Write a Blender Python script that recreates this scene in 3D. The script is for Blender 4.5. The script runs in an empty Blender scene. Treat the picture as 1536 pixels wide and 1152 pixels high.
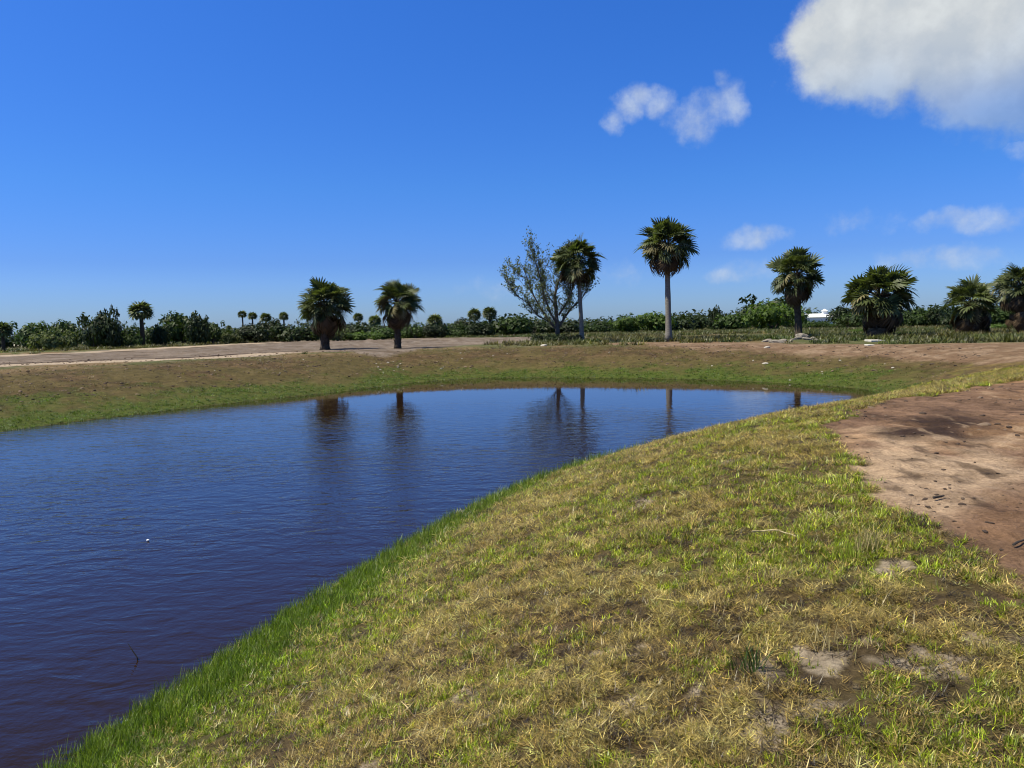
import bpy, math, random
import numpy as np
from mathutils import Matrix, Vector, Euler

random.seed(7)
rng = np.random.default_rng(11)
scene = bpy.context.scene
COL = scene.collection
R = math.radians

# ------------------------------------------------------------------ camera
F = 1160.0                      # focal length in pixels of a 1536 wide picture
CAM_H, DROP = 1.5, 1.45
PITCH, ROLL = math.atan(86 / F), R(-1.4)
cam_data = bpy.data.cameras.new('camera')
cam = bpy.data.objects.new('camera', cam_data)
COL.objects.link(cam)
cam_data.sensor_width = 36
cam_data.lens = F / 1536 * 36
cam_data.clip_start, cam_data.clip_end = 0.05, 9000
CM = Matrix.Translation((0, 0, CAM_H)) @ Matrix.Rotation(math.pi / 2 - PITCH, 4, 'X') @ Matrix.Rotation(ROLL, 4, 'Z')
cam.matrix_world = CM
scene.camera = cam
M3 = np.array(CM.to_3x3())

# ------------------------------------------------------------------ light
SUN_EL, SUN_AZ = R(60), R(-98)        # azimuth from the viewing direction (+y), clockwise
sd = bpy.data.lights.new('sun', 'SUN')
sd.energy, sd.angle, sd.color = 5.0, R(0.5), (1.0, 0.94, 0.76)
sun = bpy.data.objects.new('sun', sd)
COL.objects.link(sun)
sdir = Vector((math.sin(SUN_AZ) * math.cos(SUN_EL), math.cos(SUN_AZ) * math.cos(SUN_EL), math.sin(SUN_EL)))
sun.rotation_euler = (-sdir).to_track_quat('-Z', 'Y').to_euler()
sun.location = (0, 0, 60)
scene.view_settings.view_transform = 'Standard'
scene.view_settings.look = 'None'
scene.view_settings.exposure = 0.5
scene.view_settings.gamma = 1.0
scene.cycles.filter_width = 1.1
scene.view_settings.use_curve_mapping = False


class NT:
    """small helper for building node trees"""
    def __init__(self, tree):
        self.t = tree
        tree.nodes.clear()

    def n(self, kind, **kw):
        node = self.t.nodes.new(kind)
        for k, v in kw.items():
            setattr(node, k, v)
        return node

    def l(self, a, b):
        self.t.links.new(a, b)

    def val(self, sock, v):
        if isinstance(v, (int, float, tuple, list)):
            sock.default_value = v
        else:
            self.l(v, sock)

    def math(self, op, a, b=None, c=None, clamp=False):
        m = self.n('ShaderNodeMath', operation=op, use_clamp=clamp)
        self.val(m.inputs[0], a)
        if b is not None: self.val(m.inputs[1], b)
        if c is not None: self.val(m.inputs[2], c)
        return m.outputs[0]

    def mix(self, fac, a, b, blend='MIX'):
        m = self.n('ShaderNodeMix', data_type='RGBA', blend_type=blend)
        self.val(m.inputs[0], fac)
        self.val(m.inputs[6], a)
        self.val(m.inputs[7], b)
        return m.outputs[2]

    def ramp(self, fac, stops):
        r = self.n('ShaderNodeValToRGB')
        e = r.color_ramp.elements
        while len(e) < len(stops): e.new(0.5)
        for el, (p, c) in zip(e, stops):
            el.position = p
            el.color = (*c, 1) if len(c) == 3 else c
        self.l(fac, r.inputs[0])
        return r.outputs[0]

    def smooth(self, x, a, b):
        m = self.n('ShaderNodeMapRange', interpolation_type='SMOOTHSTEP')
        self.val(m.inputs[0], x)
        m.inputs[1].default_value, m.inputs[2].default_value = a, b
        return m.outputs[0]

    def noise(self, vec, scale, detail=4, rough=0.55, dist=0.0):
        n = self.n('ShaderNodeTexNoise')
        if vec is not None: self.l(vec, n.inputs['Vector'])
        n.inputs['Scale'].default_value = scale
        n.inputs['Detail'].default_value = detail
        n.inputs['Roughness'].default_value = rough
        n.inputs['Distortion'].default_value = dist
        return n


# ------------------------------------------------------------------ sky with clouds
def pix_ray(u, v):
    d = M3 @ np.array([(u - 768) / F, (576 - v) / F, -1.0])
    return d / np.linalg.norm(d)

def az_el(u, v):
    d = pix_ray(u, v)
    return math.atan2(d[0], d[1]), math.asin(d[2])

world = bpy.data.worlds.new('World')
scene.world = world
world.use_nodes = True
W = NT(world.node_tree)
sky = W.n('ShaderNodeTexSky', sky_type='NISHITA', sun_disc=False)
sky.sun_elevation, sky.sun_rotation = SUN_EL, SUN_AZ
sky.altitude, sky.air_density, sky.dust_density, sky.ozone_density = 0, 1.0, 0.6, 3.0
hs = W.n('ShaderNodeHueSaturation')
hs.inputs['Saturation'].default_value = 1.32
W.l(sky.outputs[0], hs.inputs['Color'])
tc = W.n('ShaderNodeTexCoord')
sep = W.n('ShaderNodeSeparateXYZ')
W.l(tc.outputs['Generated'], sep.inputs[0])
az0 = W.math('ARCTAN2', sep.outputs[0], sep.outputs[1])
el0 = W.math('ARCSINE', sep.outputs[2])
SKYGAIN = W.n('ShaderNodeMix', data_type='RGBA', blend_type='MULTIPLY')
SKYGAIN.inputs[0].default_value = 1.0
W.l(hs.outputs[0], SKYGAIN.inputs[6])
def g_(r, g, b): return (.62 * .78 * r, .90 * .78 * g, 1.10 * .78 * b)
W.l(W.ramp(W.math('MULTIPLY', W.math('ABSOLUTE', el0), 1 / R(40)), [(0, g_(1.0, 1.0, 1.52)), (.05, g_(.88, .90, 1.42)), (.12, g_(.78, .80, 1.30)), (.25, g_(.88, .95, 1.32)), (.55, g_(1.15, 1.10, 1.46)), (.78, g_(1.15, 1.0, 1.05)), (1, g_(1.15, 1.0, 1.0))]), SKYGAIN.inputs[7])
# warp
nw = W.noise(tc.outputs['Generated'], 14, 5, 0.6)
sw = W.n('ShaderNodeSeparateColor')
W.l(nw.outputs['Color'], sw.inputs[0])
az = W.math('ADD', az0, W.math('MULTIPLY', W.math('SUBTRACT', sw.outputs[0], 0.5), 0.055))
el = W.math('ADD', el0, W.math('MULTIPLY', W.math('SUBTRACT', sw.outputs[1], 0.5), 0.040))
#        u     v    rx  ry  strength
BIG = [(1400, 50, 200, 92, 1.0), (1290, 58, 112, 74, 1.0), (1300, 20, 90, 60, .9), (1500, 90, 105, 92, 1.0), (1640, 40, 190, 150, 1.0), (1490, 140, 70, 46, .9), (1560, 130, 70, 50, .8)]
SMALL = [(922, 178, 20, 22, .75), (944, 155, 27, 25, .85), (968, 138, 27, 22, .85), (992, 158, 26, 26, .8),
         (1006, 178, 20, 18, .5), (1042, 184, 38, 36, .8), (1070, 164, 36, 30, .85), (1102, 150, 26, 34, .85), (1086, 122, 16, 20, .7),
         (1132, 352, 50, 18, .78), (1452, 333, 74, 22, .85), (1090, 414, 28, 15, .66), (1378, 386, 44, 18, .7), (1450, 384, 60, 19, .75),
         (1322, 392, 36, 16, .42), (1530, 219, 34, 20, .75), (1542, 268, 22, 22, .55), (735, 432, 52, 22, .33), (930, 412, 40, 20, .36), (1132, 402, 50, 20, .40),
         (1300, 330, 60, 20, .3)]
def field(blobs):
    out = None
    for (u, v, rx, ry, s) in blobs:
        a, e = az_el(u, v)
        da = W.math('DIVIDE', W.math('SUBTRACT', az, a), rx / F)
        de = W.math('DIVIDE', W.math('SUBTRACT', el, e), ry / F)
        q = W.math('MULTIPLY_ADD', da, da, W.math('MULTIPLY', de, de))
        f = W.math('MULTIPLY', W.math('SUBTRACT', 1.0, W.math('MINIMUM', q, 3.0)), s)
        out = f if out is None else W.math('SMOOTH_MAX', out, f, 0.25)
    return out
nf = W.noise(tc.outputs['Generated'], 30, 7, 0.6)
nf2 = W.noise(tc.outputs['Generated'], 7, 4, 0.5)
fb = W.math('ADD', field(BIG), W.math('MULTIPLY', W.math('SUBTRACT', nf.outputs[0], 0.5), 0.8))
fs = W.math('ADD', field(SMALL), W.math('MULTIPLY', W.math('SUBTRACT', nf.outputs[0], 0.5), 1.9))
low_fade = W.smooth(el0, az_el(1400, 185)[1], az_el(1400, 95)[1])
db = W.math('MULTIPLY', W.smooth(fb, 0.0, 0.55), W.math('MULTIPLY_ADD', low_fade, .30, .66))
ds = W.math('MULTIPLY', W.smooth(fs, -.05, 1.5), 0.80)
dens = W.math('MAXIMUM', db, ds)
# cloud body: bright top, blue-grey underside
eb = az_el(1400, 62)[1]
under = W.smooth(W.math('ADD', el0, W.math('MULTIPLY', W.math('SUBTRACT', nf2.outputs[0], 0.5), 0.12)), eb - 0.10, eb + 0.035)
ccol_b = W.mix(under, (2.3, 3.3, 5.0, 1), (5.1, 5.35, 5.4, 1))
ccol = W.mix(W.math('GREATER_THAN', db, ds), (4.1, 4.75, 5.7, 1), ccol_b)
# billows: light from above left painted into the cloud colour by offset noise
mpo = W.n('ShaderNodeVectorMath', operation='ADD')
W.l(tc.outputs['Generated'], mpo.inputs[0])
mpo.inputs[1].default_value = (-.016, 0, .022)
nb1 = W.noise(tc.outputs['Generated'], 15, 7, .58)
nb2 = W.noise(mpo.outputs[0], 15, 7, .58)
rel = W.math('SUBTRACT', nb1.outputs[0], nb2.outputs[0])
ccol = W.mix(1.0, ccol, W.ramp(W.math('MULTIPLY_ADD', rel, 2.2, .5), [(0.15, (.84, .87, .91)), (0.5, (.96, .965, .97)), (0.85, (1.08, 1.08, 1.07))]), 'MULTIPLY')
skyc = W.mix(dens, SKYGAIN.outputs[2], ccol)
bg = W.n('ShaderNodeBackground')
bg.inputs[1].default_value = 0.093
W.l(skyc, bg.inputs[0])
wo = W.n('ShaderNodeOutputWorld')
W.l(bg.outputs[0], wo.inputs[0])
world.cycles.sampling_method = 'MANUAL'
world.cycles.sample_map_resolution = 512

# ------------------------------------------------------------------ maths
def P(u, v, z=0.0):
    """point where the sight line of a picture point meets the level z"""
    d = pix_ray(u, v)
    t = (z - CAM_H) / d[2]
    return (d[0] * t, d[1] * t)

def at_depth(u, v, depth):
    d = pix_ray(u, v)
    t = depth / d[1]
    return (d[0] * t, d[1] * t, CAM_H + d[2] * t)

def _h(ix, iy, seed):
    h = (ix.astype(np.int64) * 374761393 + iy.astype(np.int64) * 668265263 + seed * 974634777) & 0x7fffffff
    h = ((h ^ (h >> 13)) * 1274126177) & 0x7fffffff
    h = (h ^ (h >> 16)) & 0xffff
    return h / 65535.0

def vnoise(x, y, seed=0):
    ix, iy = np.floor(x), np.floor(y)
    fx, fy = x - ix, y - iy
    fx, fy = fx * fx * (3 - 2 * fx), fy * fy * (3 - 2 * fy)
    a, b = _h(ix, iy, seed), _h(ix + 1, iy, seed)
    c, d = _h(ix, iy + 1, seed), _h(ix + 1, iy + 1, seed)
    return (a + (b - a) * fx) * (1 - fy) + (c + (d - c) * fx) * fy

def fbm(x, y, seed=0, o=4):
    s, a, t = 0, 0.5, 0
    for i in range(o):
        s = s + a * vnoise(x, y, seed + i * 17)
        t += a
        x, y, a = x * 2.03 + 5.1, y * 2.03 + 9.7, a * 0.5
    return s / t

def sstep(a, b, x):
    t = np.clip((x - a) / (b - a), 0, 1)
    return t * t * (3 - 2 * t)

def chaikin(pts, n=2):
    p = np.array(pts, float)
    for _ in range(n):
        q = np.roll(p, -1, 0)
        p = np.stack([p * .75 + q * .25, p * .25 + q * .75], 1).reshape(-1, p.shape[1])
    return p

def sdist(px, py, poly, vals=None):
    """signed distance to a closed polygon (positive outside) and the value carried along it"""
    px, py = np.asarray(px, float), np.asarray(py, float)
    best = np.full(px.shape, 1e18)
    bv = np.zeros(px.shape)
    inside = np.zeros(px.shape, bool)
    n = len(poly)
    for i in range(n):
        ax, ay = poly[i][0], poly[i][1]
        bx, by = poly[(i + 1) % n][0], poly[(i + 1) % n][1]
        dx, dy = bx - ax, by - ay
        L = dx * dx + dy * dy + 1e-12
        t = np.clip(((px - ax) * dx + (py - ay) * dy) / L, 0, 1)
        d = (px - ax - t * dx) ** 2 + (py - ay - t * dy) ** 2
        m = d < best
        best[m] = d[m]
        if vals is not None:
            bv[m] = (vals[i] + (vals[(i + 1) % n] - vals[i]) * t)[m]
        c = (ay > py) != (by > py)
        if dy != 0:
            inside ^= c & (px < ax + dx * (py - ay) / dy)
    s = np.sqrt(best)
    return np.where(inside, -s, s), bv

# ------------------------------------------------------------------ the pond's outline and the terrain
WZ = -DROP
shore = []      # x, y, run of the bank, strength of the green fringe
def sh(u, v, run, g):
    x, y = P(u, v, WZ)
    shore.append((x, y, run, g))
shore += [(-4.7, -1.0, 4.6, 1.0), (-4.0, 2.5, 4.6, 1.0)]
for a in [(60, 1180, 4.6, 1.0), (300, 1015, 4.6, 1.0), (400, 948, 4.6, 1.0), (545, 855, 4.6, .9), (690, 770, 4.6, .7), (850, 702, 4.4, .45),
          (1000, 665, 4.8, .25), (1150, 634, 5.6, .2)]: sh(*a)
x, y = P(1285, 600, WZ); shore.append((x, y, 6.5, .3))
x, y = P(1330, 588, WZ); shore.append((x, y, 6.5, .6))
for a in [(1262, 580, 7, .9), (1180, 575, 8, 1.0), (1080, 570, 8.5, 1.0), (930, 567, 8.5, .95), (760, 566, 8.5, .85), (640, 571, 8.5, .8), (500, 589, 8.5, .8),
          (350, 604, 9, .85), (200, 622, 9, .95), (0, 646, 9, 1.0), (-260, 700, 9, 1.0)]: sh(*a)
lx, ly = shore[-1][:2]
shore += [(lx - 7, ly - 12, 9, 1), (lx - 8, ly - 26, 9, 1), (-18, -22, 8, 1), (-8, -14, 6, 1)]
SH = chaikin(shore, 2)
SHP, SHRUN, SHG = SH[:, :2], SH[:, 2], SH[:, 3]

def height(x, y, s=None, run=None):
    if s is None:
        s, run = sdist(x, y, SHP, SHRUN)
    q = s / run
    k = 0.42
    h = np.clip(0.5 + 0.5 * (1 - q) / k, 0, 1)
    p = (1 - h) + q * h - k * h * (1 - h)
    z = np.where(s > 0, WZ + DROP * p, WZ + np.maximum(s * 0.35, -1.2))
    r = np.hypot(x, y)
    land = np.clip(s + 0.6, 0, 1)
    z = z + land * (0.05 * (fbm(x * .7, y * .7, 3, 3) - .5) + 0.055 * (fbm(x * 2.6, y * 2.6, 5, 3) - .5))
    z = z + land * np.clip(1.2 - r / 16, 0, 1) * 0.035 * (fbm(x * 9, y * 9, 9, 2) - .5)
    z = z + np.clip((s - run) / 10, 0, 1) * 0.16 * (fbm(x * .09, y * .09, 21, 3) - .5)
    near = (r < 40) & (x > 0)
    if near.any():
        xn, yn = np.asarray(x, float)[near], np.asarray(y, float)[near]
        dt, _ = sdist(xn, yn, TRACK)
        on = sstep(.15, -.35, dt)
        rel = .075 * (fbm(xn * 2.2 + yn * .25, yn * .55, 151, 3) - .5) + .035 * (fbm(xn * 7, yn * 4.5, 153, 3) - .5) - .03
        z = np.array(z, float)
        z[near] += on * rel
    return z

def poly_px(pts, extra_before=(), extra_after=(), n=2):
    return chaikin(list(extra_before) + [P(*p) for p in pts] + list(extra_after), n)

TRACK = poly_px([(1240, 655), (1236, 640), (1268, 622), (1300, 606), (1400, 581), (1536, 557)],
                (), [(34, 34), (60, 36), (60, -6), (4.5, -6), (3.1, 1.5)] + [P(*p) for p in
                [(1640, 960), (1536, 872), (1470, 835), (1395, 800), (1345, 768), (1300, 722), (1262, 686)]])
SANDROAD = poly_px([(-420, 583), (-200, 563), (0, 549), (160, 545), (400, 535), (470, 527.5), (530, 529), (575, 530), (610, 527), (660, 521), (700, 518), (790, 513.5), (822, 508),
                    (815, 504.5), (700, 506.5), (560, 508), (420, 512), (250, 521), (120, 528), (0, 533), (-200, 541), (-420, 556)])
FARPATH = poly_px([(880, 517), (1050, 518.5), (1200, 521), (1330, 523), (1440, 527), (1536, 532), (1700, 540), (1800, 530), (1536, 512), (1430, 514), (1330, 517), (1200, 515), (1040, 513.5), (930, 514)])
PALESTRIP = poly_px([(1165, 494), (1230, 494.5), (1300, 494), (1300, 491.0), (1230, 491.5), (1165, 491.8)])

def masks(x, y):
    s, run = sdist(x, y, SHP, SHRUN)
    _, g = sdist(x, y, SHP, SHG)
    wob = (fbm(x * 1.1, y * 1.1, 31, 4) - .5)
    r = np.hypot(x, y)
    e = np.clip(r / 22, 0.35, 1.4)
    d1, _ = sdist(x, y, TRACK)
    track = sstep(.16, -.16, d1 + wob * 1.3 * e + (fbm(x * 5, y * 5, 33, 3) - .5) * .5)
    d2, _ = sdist(x, y, SANDROAD)
    wf = (fbm(x * .35, y * .35, 37, 4) - .5)
    road = sstep(.5, -.5, d2 + wf * 3.4)
    d3, _ = sdist(x, y, FARPATH)
    path = sstep(.6, -.6, d3 + wf * 5.0)
    d4, _ = sdist(x, y, PALESTRIP)
    pale = sstep(1.5, -1.5, d4 + wf * 3)
    return s, run, g, track, road, path, pale, d1, d2

def lerp(a, b, t):
    return a + (np.asarray(b)[None, :] - a) * t[:, None]

def near_bank(x, y):
    """1 on the camera's side of the pond, 0 on the far banks"""
    return ((x > -6) & (y < 18 + 0.75 * np.maximum(x, 0))).astype(float)

def patch_fields(x, y):
    dry = fbm(x * .55, y * .55, 51, 4)            # large dry / green patches
    fine = fbm(x * 2.3, y * 2.3, 57, 4)
    bare = fbm(x * 1.25 + 3, y * 1.25, 63, 4)
    return dry, fine, bare

SPOTS = [(1405, 1035, .30, .10), (1470, 1010, .16, .08), (1135, 1085, .26, .10), (1195, 1000, .14, .07), (1150, 1020, .12, .06), (920, 945, .22, .10), (545, 1035, .16, .08),
         (610, 1090, .15, .08), (1075, 1030, .16, .08), (960, 730, .30, .14), (1230, 1020, .12, .06), (1100, 690, .3, .14), (1190, 685, .25, .12), (690, 970, .18, .08), (960, 1030, .20, .08), (760, 905, .16, .08), (1330, 880, .2, .08), (470, 1120, .2, .08)]
def spot_mask(x, y):
    m = np.zeros(np.shape(x))
    w = (fbm(x * 7, y * 7, 71, 3) - .5) * 2.4
    for (u, v, rx, ry) in SPOTS:
        cx, cy = P(u, v, -.2)
        k_ = rx * (.95 if v > 995 and u > 1000 else .6)
        q = np.sqrt(((x - cx) / k_) ** 2 + ((y - cy) / k_) ** 2)
        m = np.maximum(m, sstep(1.25, .6, q + w))
    return m

def albedo(x, y, mk):
    s, run, g, track, road, path, pale, d1, d2 = mk
    dry, fine, bare = patch_fields(x, y)
    n = x.shape[0]
    nb = near_bank(x, y)
    f1 = fbm(x * .3, y * .3, 81, 5)
    f2 = fbm(x * 1.6, y * 1.6, 83, 4)
    c = np.tile(np.array([.080, .088, .030]), (n, 1))                 # the plain
    c = lerp(c, (.16, .11, .055), sstep(.5, .68, f1))
    c = lerp(c, (.30, .235, .17), sstep(.62, .8, f2) * .5)
    # far banks: brown soil above, green towards the water
    bank = sstep(1.5, .95, s / run + (f1 - .5) * .5)
    c = lerp(c, (.084, .055, .025), bank)
    c = lerp(c, (.132, .088, .044), bank * sstep(.45, .75, f2) * .8)
    c = lerp(c, (.052, .035, .018), bank * sstep(.5, .28, f2) * .6)
    c = lerp(c, (.086, .076, .022), bank * sstep(.38, .62, dry) * .5)
    grn = sstep(.62, .0, s / run + (dry - .5) * .9 + (fine - .5) * .5) * (.3 + .7 * g)
    grn = np.maximum(grn, sstep(.26, .06, s / run + (fine - .5) * .2) * g)
    c = lerp(c, (.060, .088, .012), grn * .85)
    # near bank soil between the blades
    soil = np.tile(np.array([.140, .098, .036]), (n, 1))
    soil = lerp(soil, (.075, .050, .030), sstep(.55, .3, fine) * .8)
    soil = lerp(soil, (.105, .105, .022), sstep(.6, .4, dry) * .6)
    hole = sstep(.46, .36, fbm(x * 6.5, y * 6.5, 99, 3))
    soil = lerp(soil, (.078, .056, .028), hole * .75)
    soil = lerp(soil, (.34, .275, .195), spot_mask(x, y))
    wet = sstep(.9, .1, s / (1.0 + g * .8)) * g
    soil = lerp(soil, (.050, .085, .018), wet * .8)
    c = c + (soil - c) * (nb * sstep(2.2, 1.3, s / run))[:, None]
    # paths
    d = np.tile(np.array([.178, .105, .062]), (n, 1))
    d = lerp(d, (.22, .125, .062), sstep(.48, .66, f1))
    d = lerp(d, (.125, .074, .043), sstep(.5, .3, f2) * .35)
    for (u, v, rx, ry, col, st) in [(1320, 688, 110, 48, (.37, .255, .155), 1), (1470, 700, 85, 34, (.34, .235, .145), .9), (1390, 738, 110, 36, (.34, .235, .145), .85), (1270, 660, 45, 18, (.30, .185, .10), .9),
                                    (1400, 634, 75, 15, (.05, .029, .019), 1), (1310, 620, 40, 7, (.10, .058, .036), .7), (1430, 612, 70, 7, (.115, .068, .042), .6),
                                    (1500, 780, 70, 40, (.165, .093, .050), .8), (1465, 820, 30, 14, (.11, .064, .038), .5)]:
        cx, cy = P(u, v)
        ex = abs(P(u + rx, v)[0] - cx)
        ey = abs(P(u, v - ry)[1] - cy)
        q = np.hypot((x - cx - (y - cy) * cx / max(cy, 1)) / ex, (y - cy) / ey)
        d = lerp(d, col, st * sstep(1.35, .35, q + (f2 - .5) * 1.5 + (fine - .5) * .9))
    st_ = fbm(x * 3.4 + y * .3, y * .55, 91, 4)
    st2 = fbm(x * 7 - y * .4, y * 2.2, 93, 4)
    d = d * (1 + (st_ - .5)[:, None] * .5) * (1 + (st2 - .5)[:, None] * .5)
    d = lerp(d, (.36, .25, .15), sstep(.62, .74, st2) * sstep(.45, .6, f1) * .6)
    d = lerp(d, (.05, .03, .018), sstep(.36, .26, st2) * .55)
    d = d * np.array([1.03, 1.05, 1.10])
    c = c + (d - c) * track[:, None]
    r = np.tile(np.array([.160, .128, .100]), (n, 1))
    r = lerp(r, (.215, .17, .132), sstep(.45, .7, f1))
    r = lerp(r, (.075, .055, .038), sstep(.62, .70, fbm(x * .7 + y * .5, y * .25, 95, 3)) * .7)
    r = lerp(r, (.115, .082, .056), sstep(.54, .36, f2) * .7)
    # wheel ruts running along the road
    rut = np.abs(d2 + 5.6 + (f1 - .5) * 2.4)
    r = lerp(r, (.045, .028, .018), sstep(1.0, .4, rut) * sstep(.36, .50, fbm(x * .16, y * .16, 88, 3)) * sstep(-14, -19, x))
    r = lerp(r, (.42, .33, .235), sstep(5.2, 4.2, -d2 - (f1 - .5) * 2.4) * sstep(-.1, .5, -d2) * .75 * sstep(-13, -18, x))
    c = c + (r - c) * road[:, None]
    p = lerp(np.tile(np.array([.165, .103, .062]), (n, 1)), (.25, .172, .112), sstep(.45, .65, f2))
    c = c + (p - c) * (path * .9)[:, None]
    c = lerp(c, (.44, .39, .27), pale)
    c = lerp(c, (.06, .042, .026), sstep(.10, -.12, s))             # pond bed mud
    return np.clip(c, 0.01, .8)

def link(o, parent=None):
    COL.objects.link(o)
    if parent is not None:
        o.parent = parent
    return o

def props(o, label=None, cat=None, group=None, kind=None):
    if label: o['label'] = label
    if cat: o['category'] = cat
    if group: o['group'] = group
    if kind: o['kind'] = kind
    return o

def mesh_np(name, verts, faces, mats=(), smooth=False):
    me = bpy.data.meshes.new(name)
    me.from_pydata(verts if isinstance(verts, list) else verts.tolist(), [], faces if isinstance(faces, list) else faces.tolist())
    for m in mats: me.materials.append(m)
    if smooth: me.polygons.foreach_set('use_smooth', [True] * len(me.polygons))
    me.update()
    return me

# ------------------------------------------------------------------ materials
def mat(name):
    m = bpy.data.materials.new(name)
    m.use_nodes = True
    t = NT(m.node_tree)
    b = t.n('ShaderNodeBsdfPrincipled')
    o = t.n('ShaderNodeOutputMaterial')
    t.l(b.outputs[0], o.inputs[0])
    b.inputs['Specular IOR Level'].default_value = 0.2
    return m, t, b, o

def ground_material():
    m, t, b, o = mat('ground_soil')
    at = t.n('ShaderNodeAttribute', attribute_name='albedo')
    geo = t.n('ShaderNodeNewGeometry')
    n1 = t.noise(geo.outputs['Position'], 3.2, 8, .7)
    n2 = t.noise(geo.outputs['Position'], 28, 6, .7)
    v = t.n('ShaderNodeTexVoronoi', feature='F1')
    t.l(geo.outputs['Position'], v.inputs['Vector'])
    v.inputs['Scale'].default_value = 9
    k = t.ramp(n1.outputs[0], [(.28, (.52, .50, .48)), (.5, (1, 1, 1)), (.72, (1.35, 1.36, 1.38))])
    k2 = t.ramp(n2.outputs[0], [(.28, (.62, .6, .58)), (.7, (1.28, 1.28, 1.3))])
    c = t.mix(1.0, at.outputs['Color'], k, 'MULTIPLY')
    c = t.mix(1.0, c, k2, 'MULTIPLY')
    t.l(c, b.inputs['Base Color'])
    b.inputs['Roughness'].default_value = .95
    b.inputs['Specular IOR Level'].default_value = .1
    h = t.math('ADD', t.math('MULTIPLY', n1.outputs[0], .10), t.math('MULTIPLY', n2.outputs[0], .035))
    h = t.math('ADD', h, t.math('MULTIPLY', v.outputs['Distance'], -.02))
    bp = t.n('ShaderNodeBump')
    bp.inputs['Strength'].default_value = .9
    bp.inputs['Distance'].default_value = 1.0
    t.l(h, bp.inputs['Height'])
    t.l(bp.outputs[0], b.inputs['Normal'])
    return m
M_GROUND = ground_material()

def water_material():
    m, t, b, o = mat('pond_water')
    geo = t.n('ShaderNodeNewGeometry')
    sp = t.n('ShaderNodeSeparateXYZ')
    t.l(geo.outputs['Position'], sp.inputs[0])
    def stretched(sx, sy, rot, scale, detail, rough, dist=0.):
        mp = t.n('ShaderNodeMapping')
        mp.inputs['Rotation'].default_value = (0, 0, rot)
        mp.inputs['Scale'].default_value = (sx, sy, 1)
        t.l(geo.outputs['Position'], mp.inputs[0])
        return t.noise(mp.outputs[0], scale, detail, rough, dist).outputs[0]
    a = stretched(.55, 1.0, .10, 3.4, 2.5, .5, .6)
    c = stretched(.75, 1.0, -.22, 8.5, 3, .55)
    d = stretched(.8, 1.0, .3, 24, 2, .5)
    gust = t.smooth(t.noise(geo.outputs['Position'], .22, 3, .5).outputs[0], .33, .66)
    # sheltered, calm water under the far bank
    lee = t.smooth(t.math('ADD', sp.outputs[1], t.math('MULTIPLY', sp.outputs[0], .12)), 35, 14)
    amp = t.math('MULTIPLY', t.math('MULTIPLY_ADD', gust, .55, .6), t.math('MULTIPLY_ADD', lee, .97, .03))
    h = t.math('ADD', t.math('MULTIPLY', a, .026), t.math('ADD', t.math('MULTIPLY', c, .0095), t.math('MULTIPLY', d, .0018)))
    h = t.math('MULTIPLY', h, amp)
    bp = t.n('ShaderNodeBump')
    bp.inputs['Strength'].default_value = 1.0
    bp.inputs['Distance'].default_value = 1.0
    t.l(h, bp.inputs['Height'])
    t.l(bp.outputs[0], b.inputs['Normal'])
    b.inputs['Base Color'].default_value = (.0165, .0082, .0030, 1)
    b.inputs['Roughness'].default_value = .025
    b.inputs['Specular Tint'].default_value = (1.0, .95, .86, 1)
    b.inputs['IOR'].default_value = 1.333
    b.inputs['Specular IOR Level'].default_value = .5
    return m
M_WATER = water_material()

def leaf_material(name, col, var=.35, trans=.35, rough=.55, spec=.25, tint2=None):
    m, t, b, o = mat(name)
    geo = t.n('ShaderNodeNewGeometry')
    oi = t.n('ShaderNodeObjectInfo')
    nn = t.noise(geo.outputs['Position'], 1.3, 3, .6)
    r = t.math('ADD', t.math('MULTIPLY', geo.outputs['Random Per Island'], .6), t.math('MULTIPLY', nn.outputs[0], .4))
    lo = tuple(max(0, c * (1 - var)) for c in col)
    hi = tuple(c * (1 + var) for c in (tint2 or col))
    c = t.ramp(r, [(.15, lo), (.85, hi)])
    k = t.math('MULTIPLY_ADD', oi.outputs['Random'], .5, .75)
    c = t.mix(1.0, c, k, 'MULTIPLY')
    t.l(c, b.inputs['Base Color'])
    b.inputs['Roughness'].default_value = rough
    b.inputs['Specular IOR Level'].default_value = spec
    tr = t.n('ShaderNodeBsdfTranslucent')
    t.l(t.mix(1.0, c, (1.2, 1.35, .5, 1), 'MULTIPLY'), tr.inputs[0])
    ms = t.n('ShaderNodeMixShader')
    ms.inputs[0].default_value = trans
    t.l(b.outputs[0], ms.inputs[1])
    t.l(tr.outputs[0], ms.inputs[2])
    t.l(ms.outputs[0], o.inputs[0])
    return m

def grass_material():
    m, t, b, o = mat('grass_blades')
    at = t.n('ShaderNodeAttribute', attribute_name='gcol', attribute_type='INSTANCER')
    geo = t.n('ShaderNodeNewGeometry')
    k = t.ramp(geo.outputs['Random Per Island'], [(.0, (.45, .45, .45)), (.55, (.95, .95, .95)), (.85, (1.3, 1.27, 1.15)), (1.0, (2.0, 1.85, 1.7))])
    c = t.mix(1.0, at.outputs['Color'], k, 'MULTIPLY')
    t.l(c, b.inputs['Base Color'])
    b.inputs['Roughness'].default_value = .42
    b.inputs['Specular IOR Level'].default_value = .5
    tr = t.n('ShaderNodeBsdfTranslucent')
    t.l(t.mix(1.0, c, (1.15, 1.25, .6, 1), 'MULTIPLY'), tr.inputs[0])
    ms = t.n('ShaderNodeMixShader')
    ms.inputs[0].default_value = .3
    t.l(b.outputs[0], ms.inputs[1])
    t.l(tr.outputs[0], ms.inputs[2])
    t.l(ms.outputs[0], o.inputs[0])
    return m
M_GRASS = grass_material()

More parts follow.
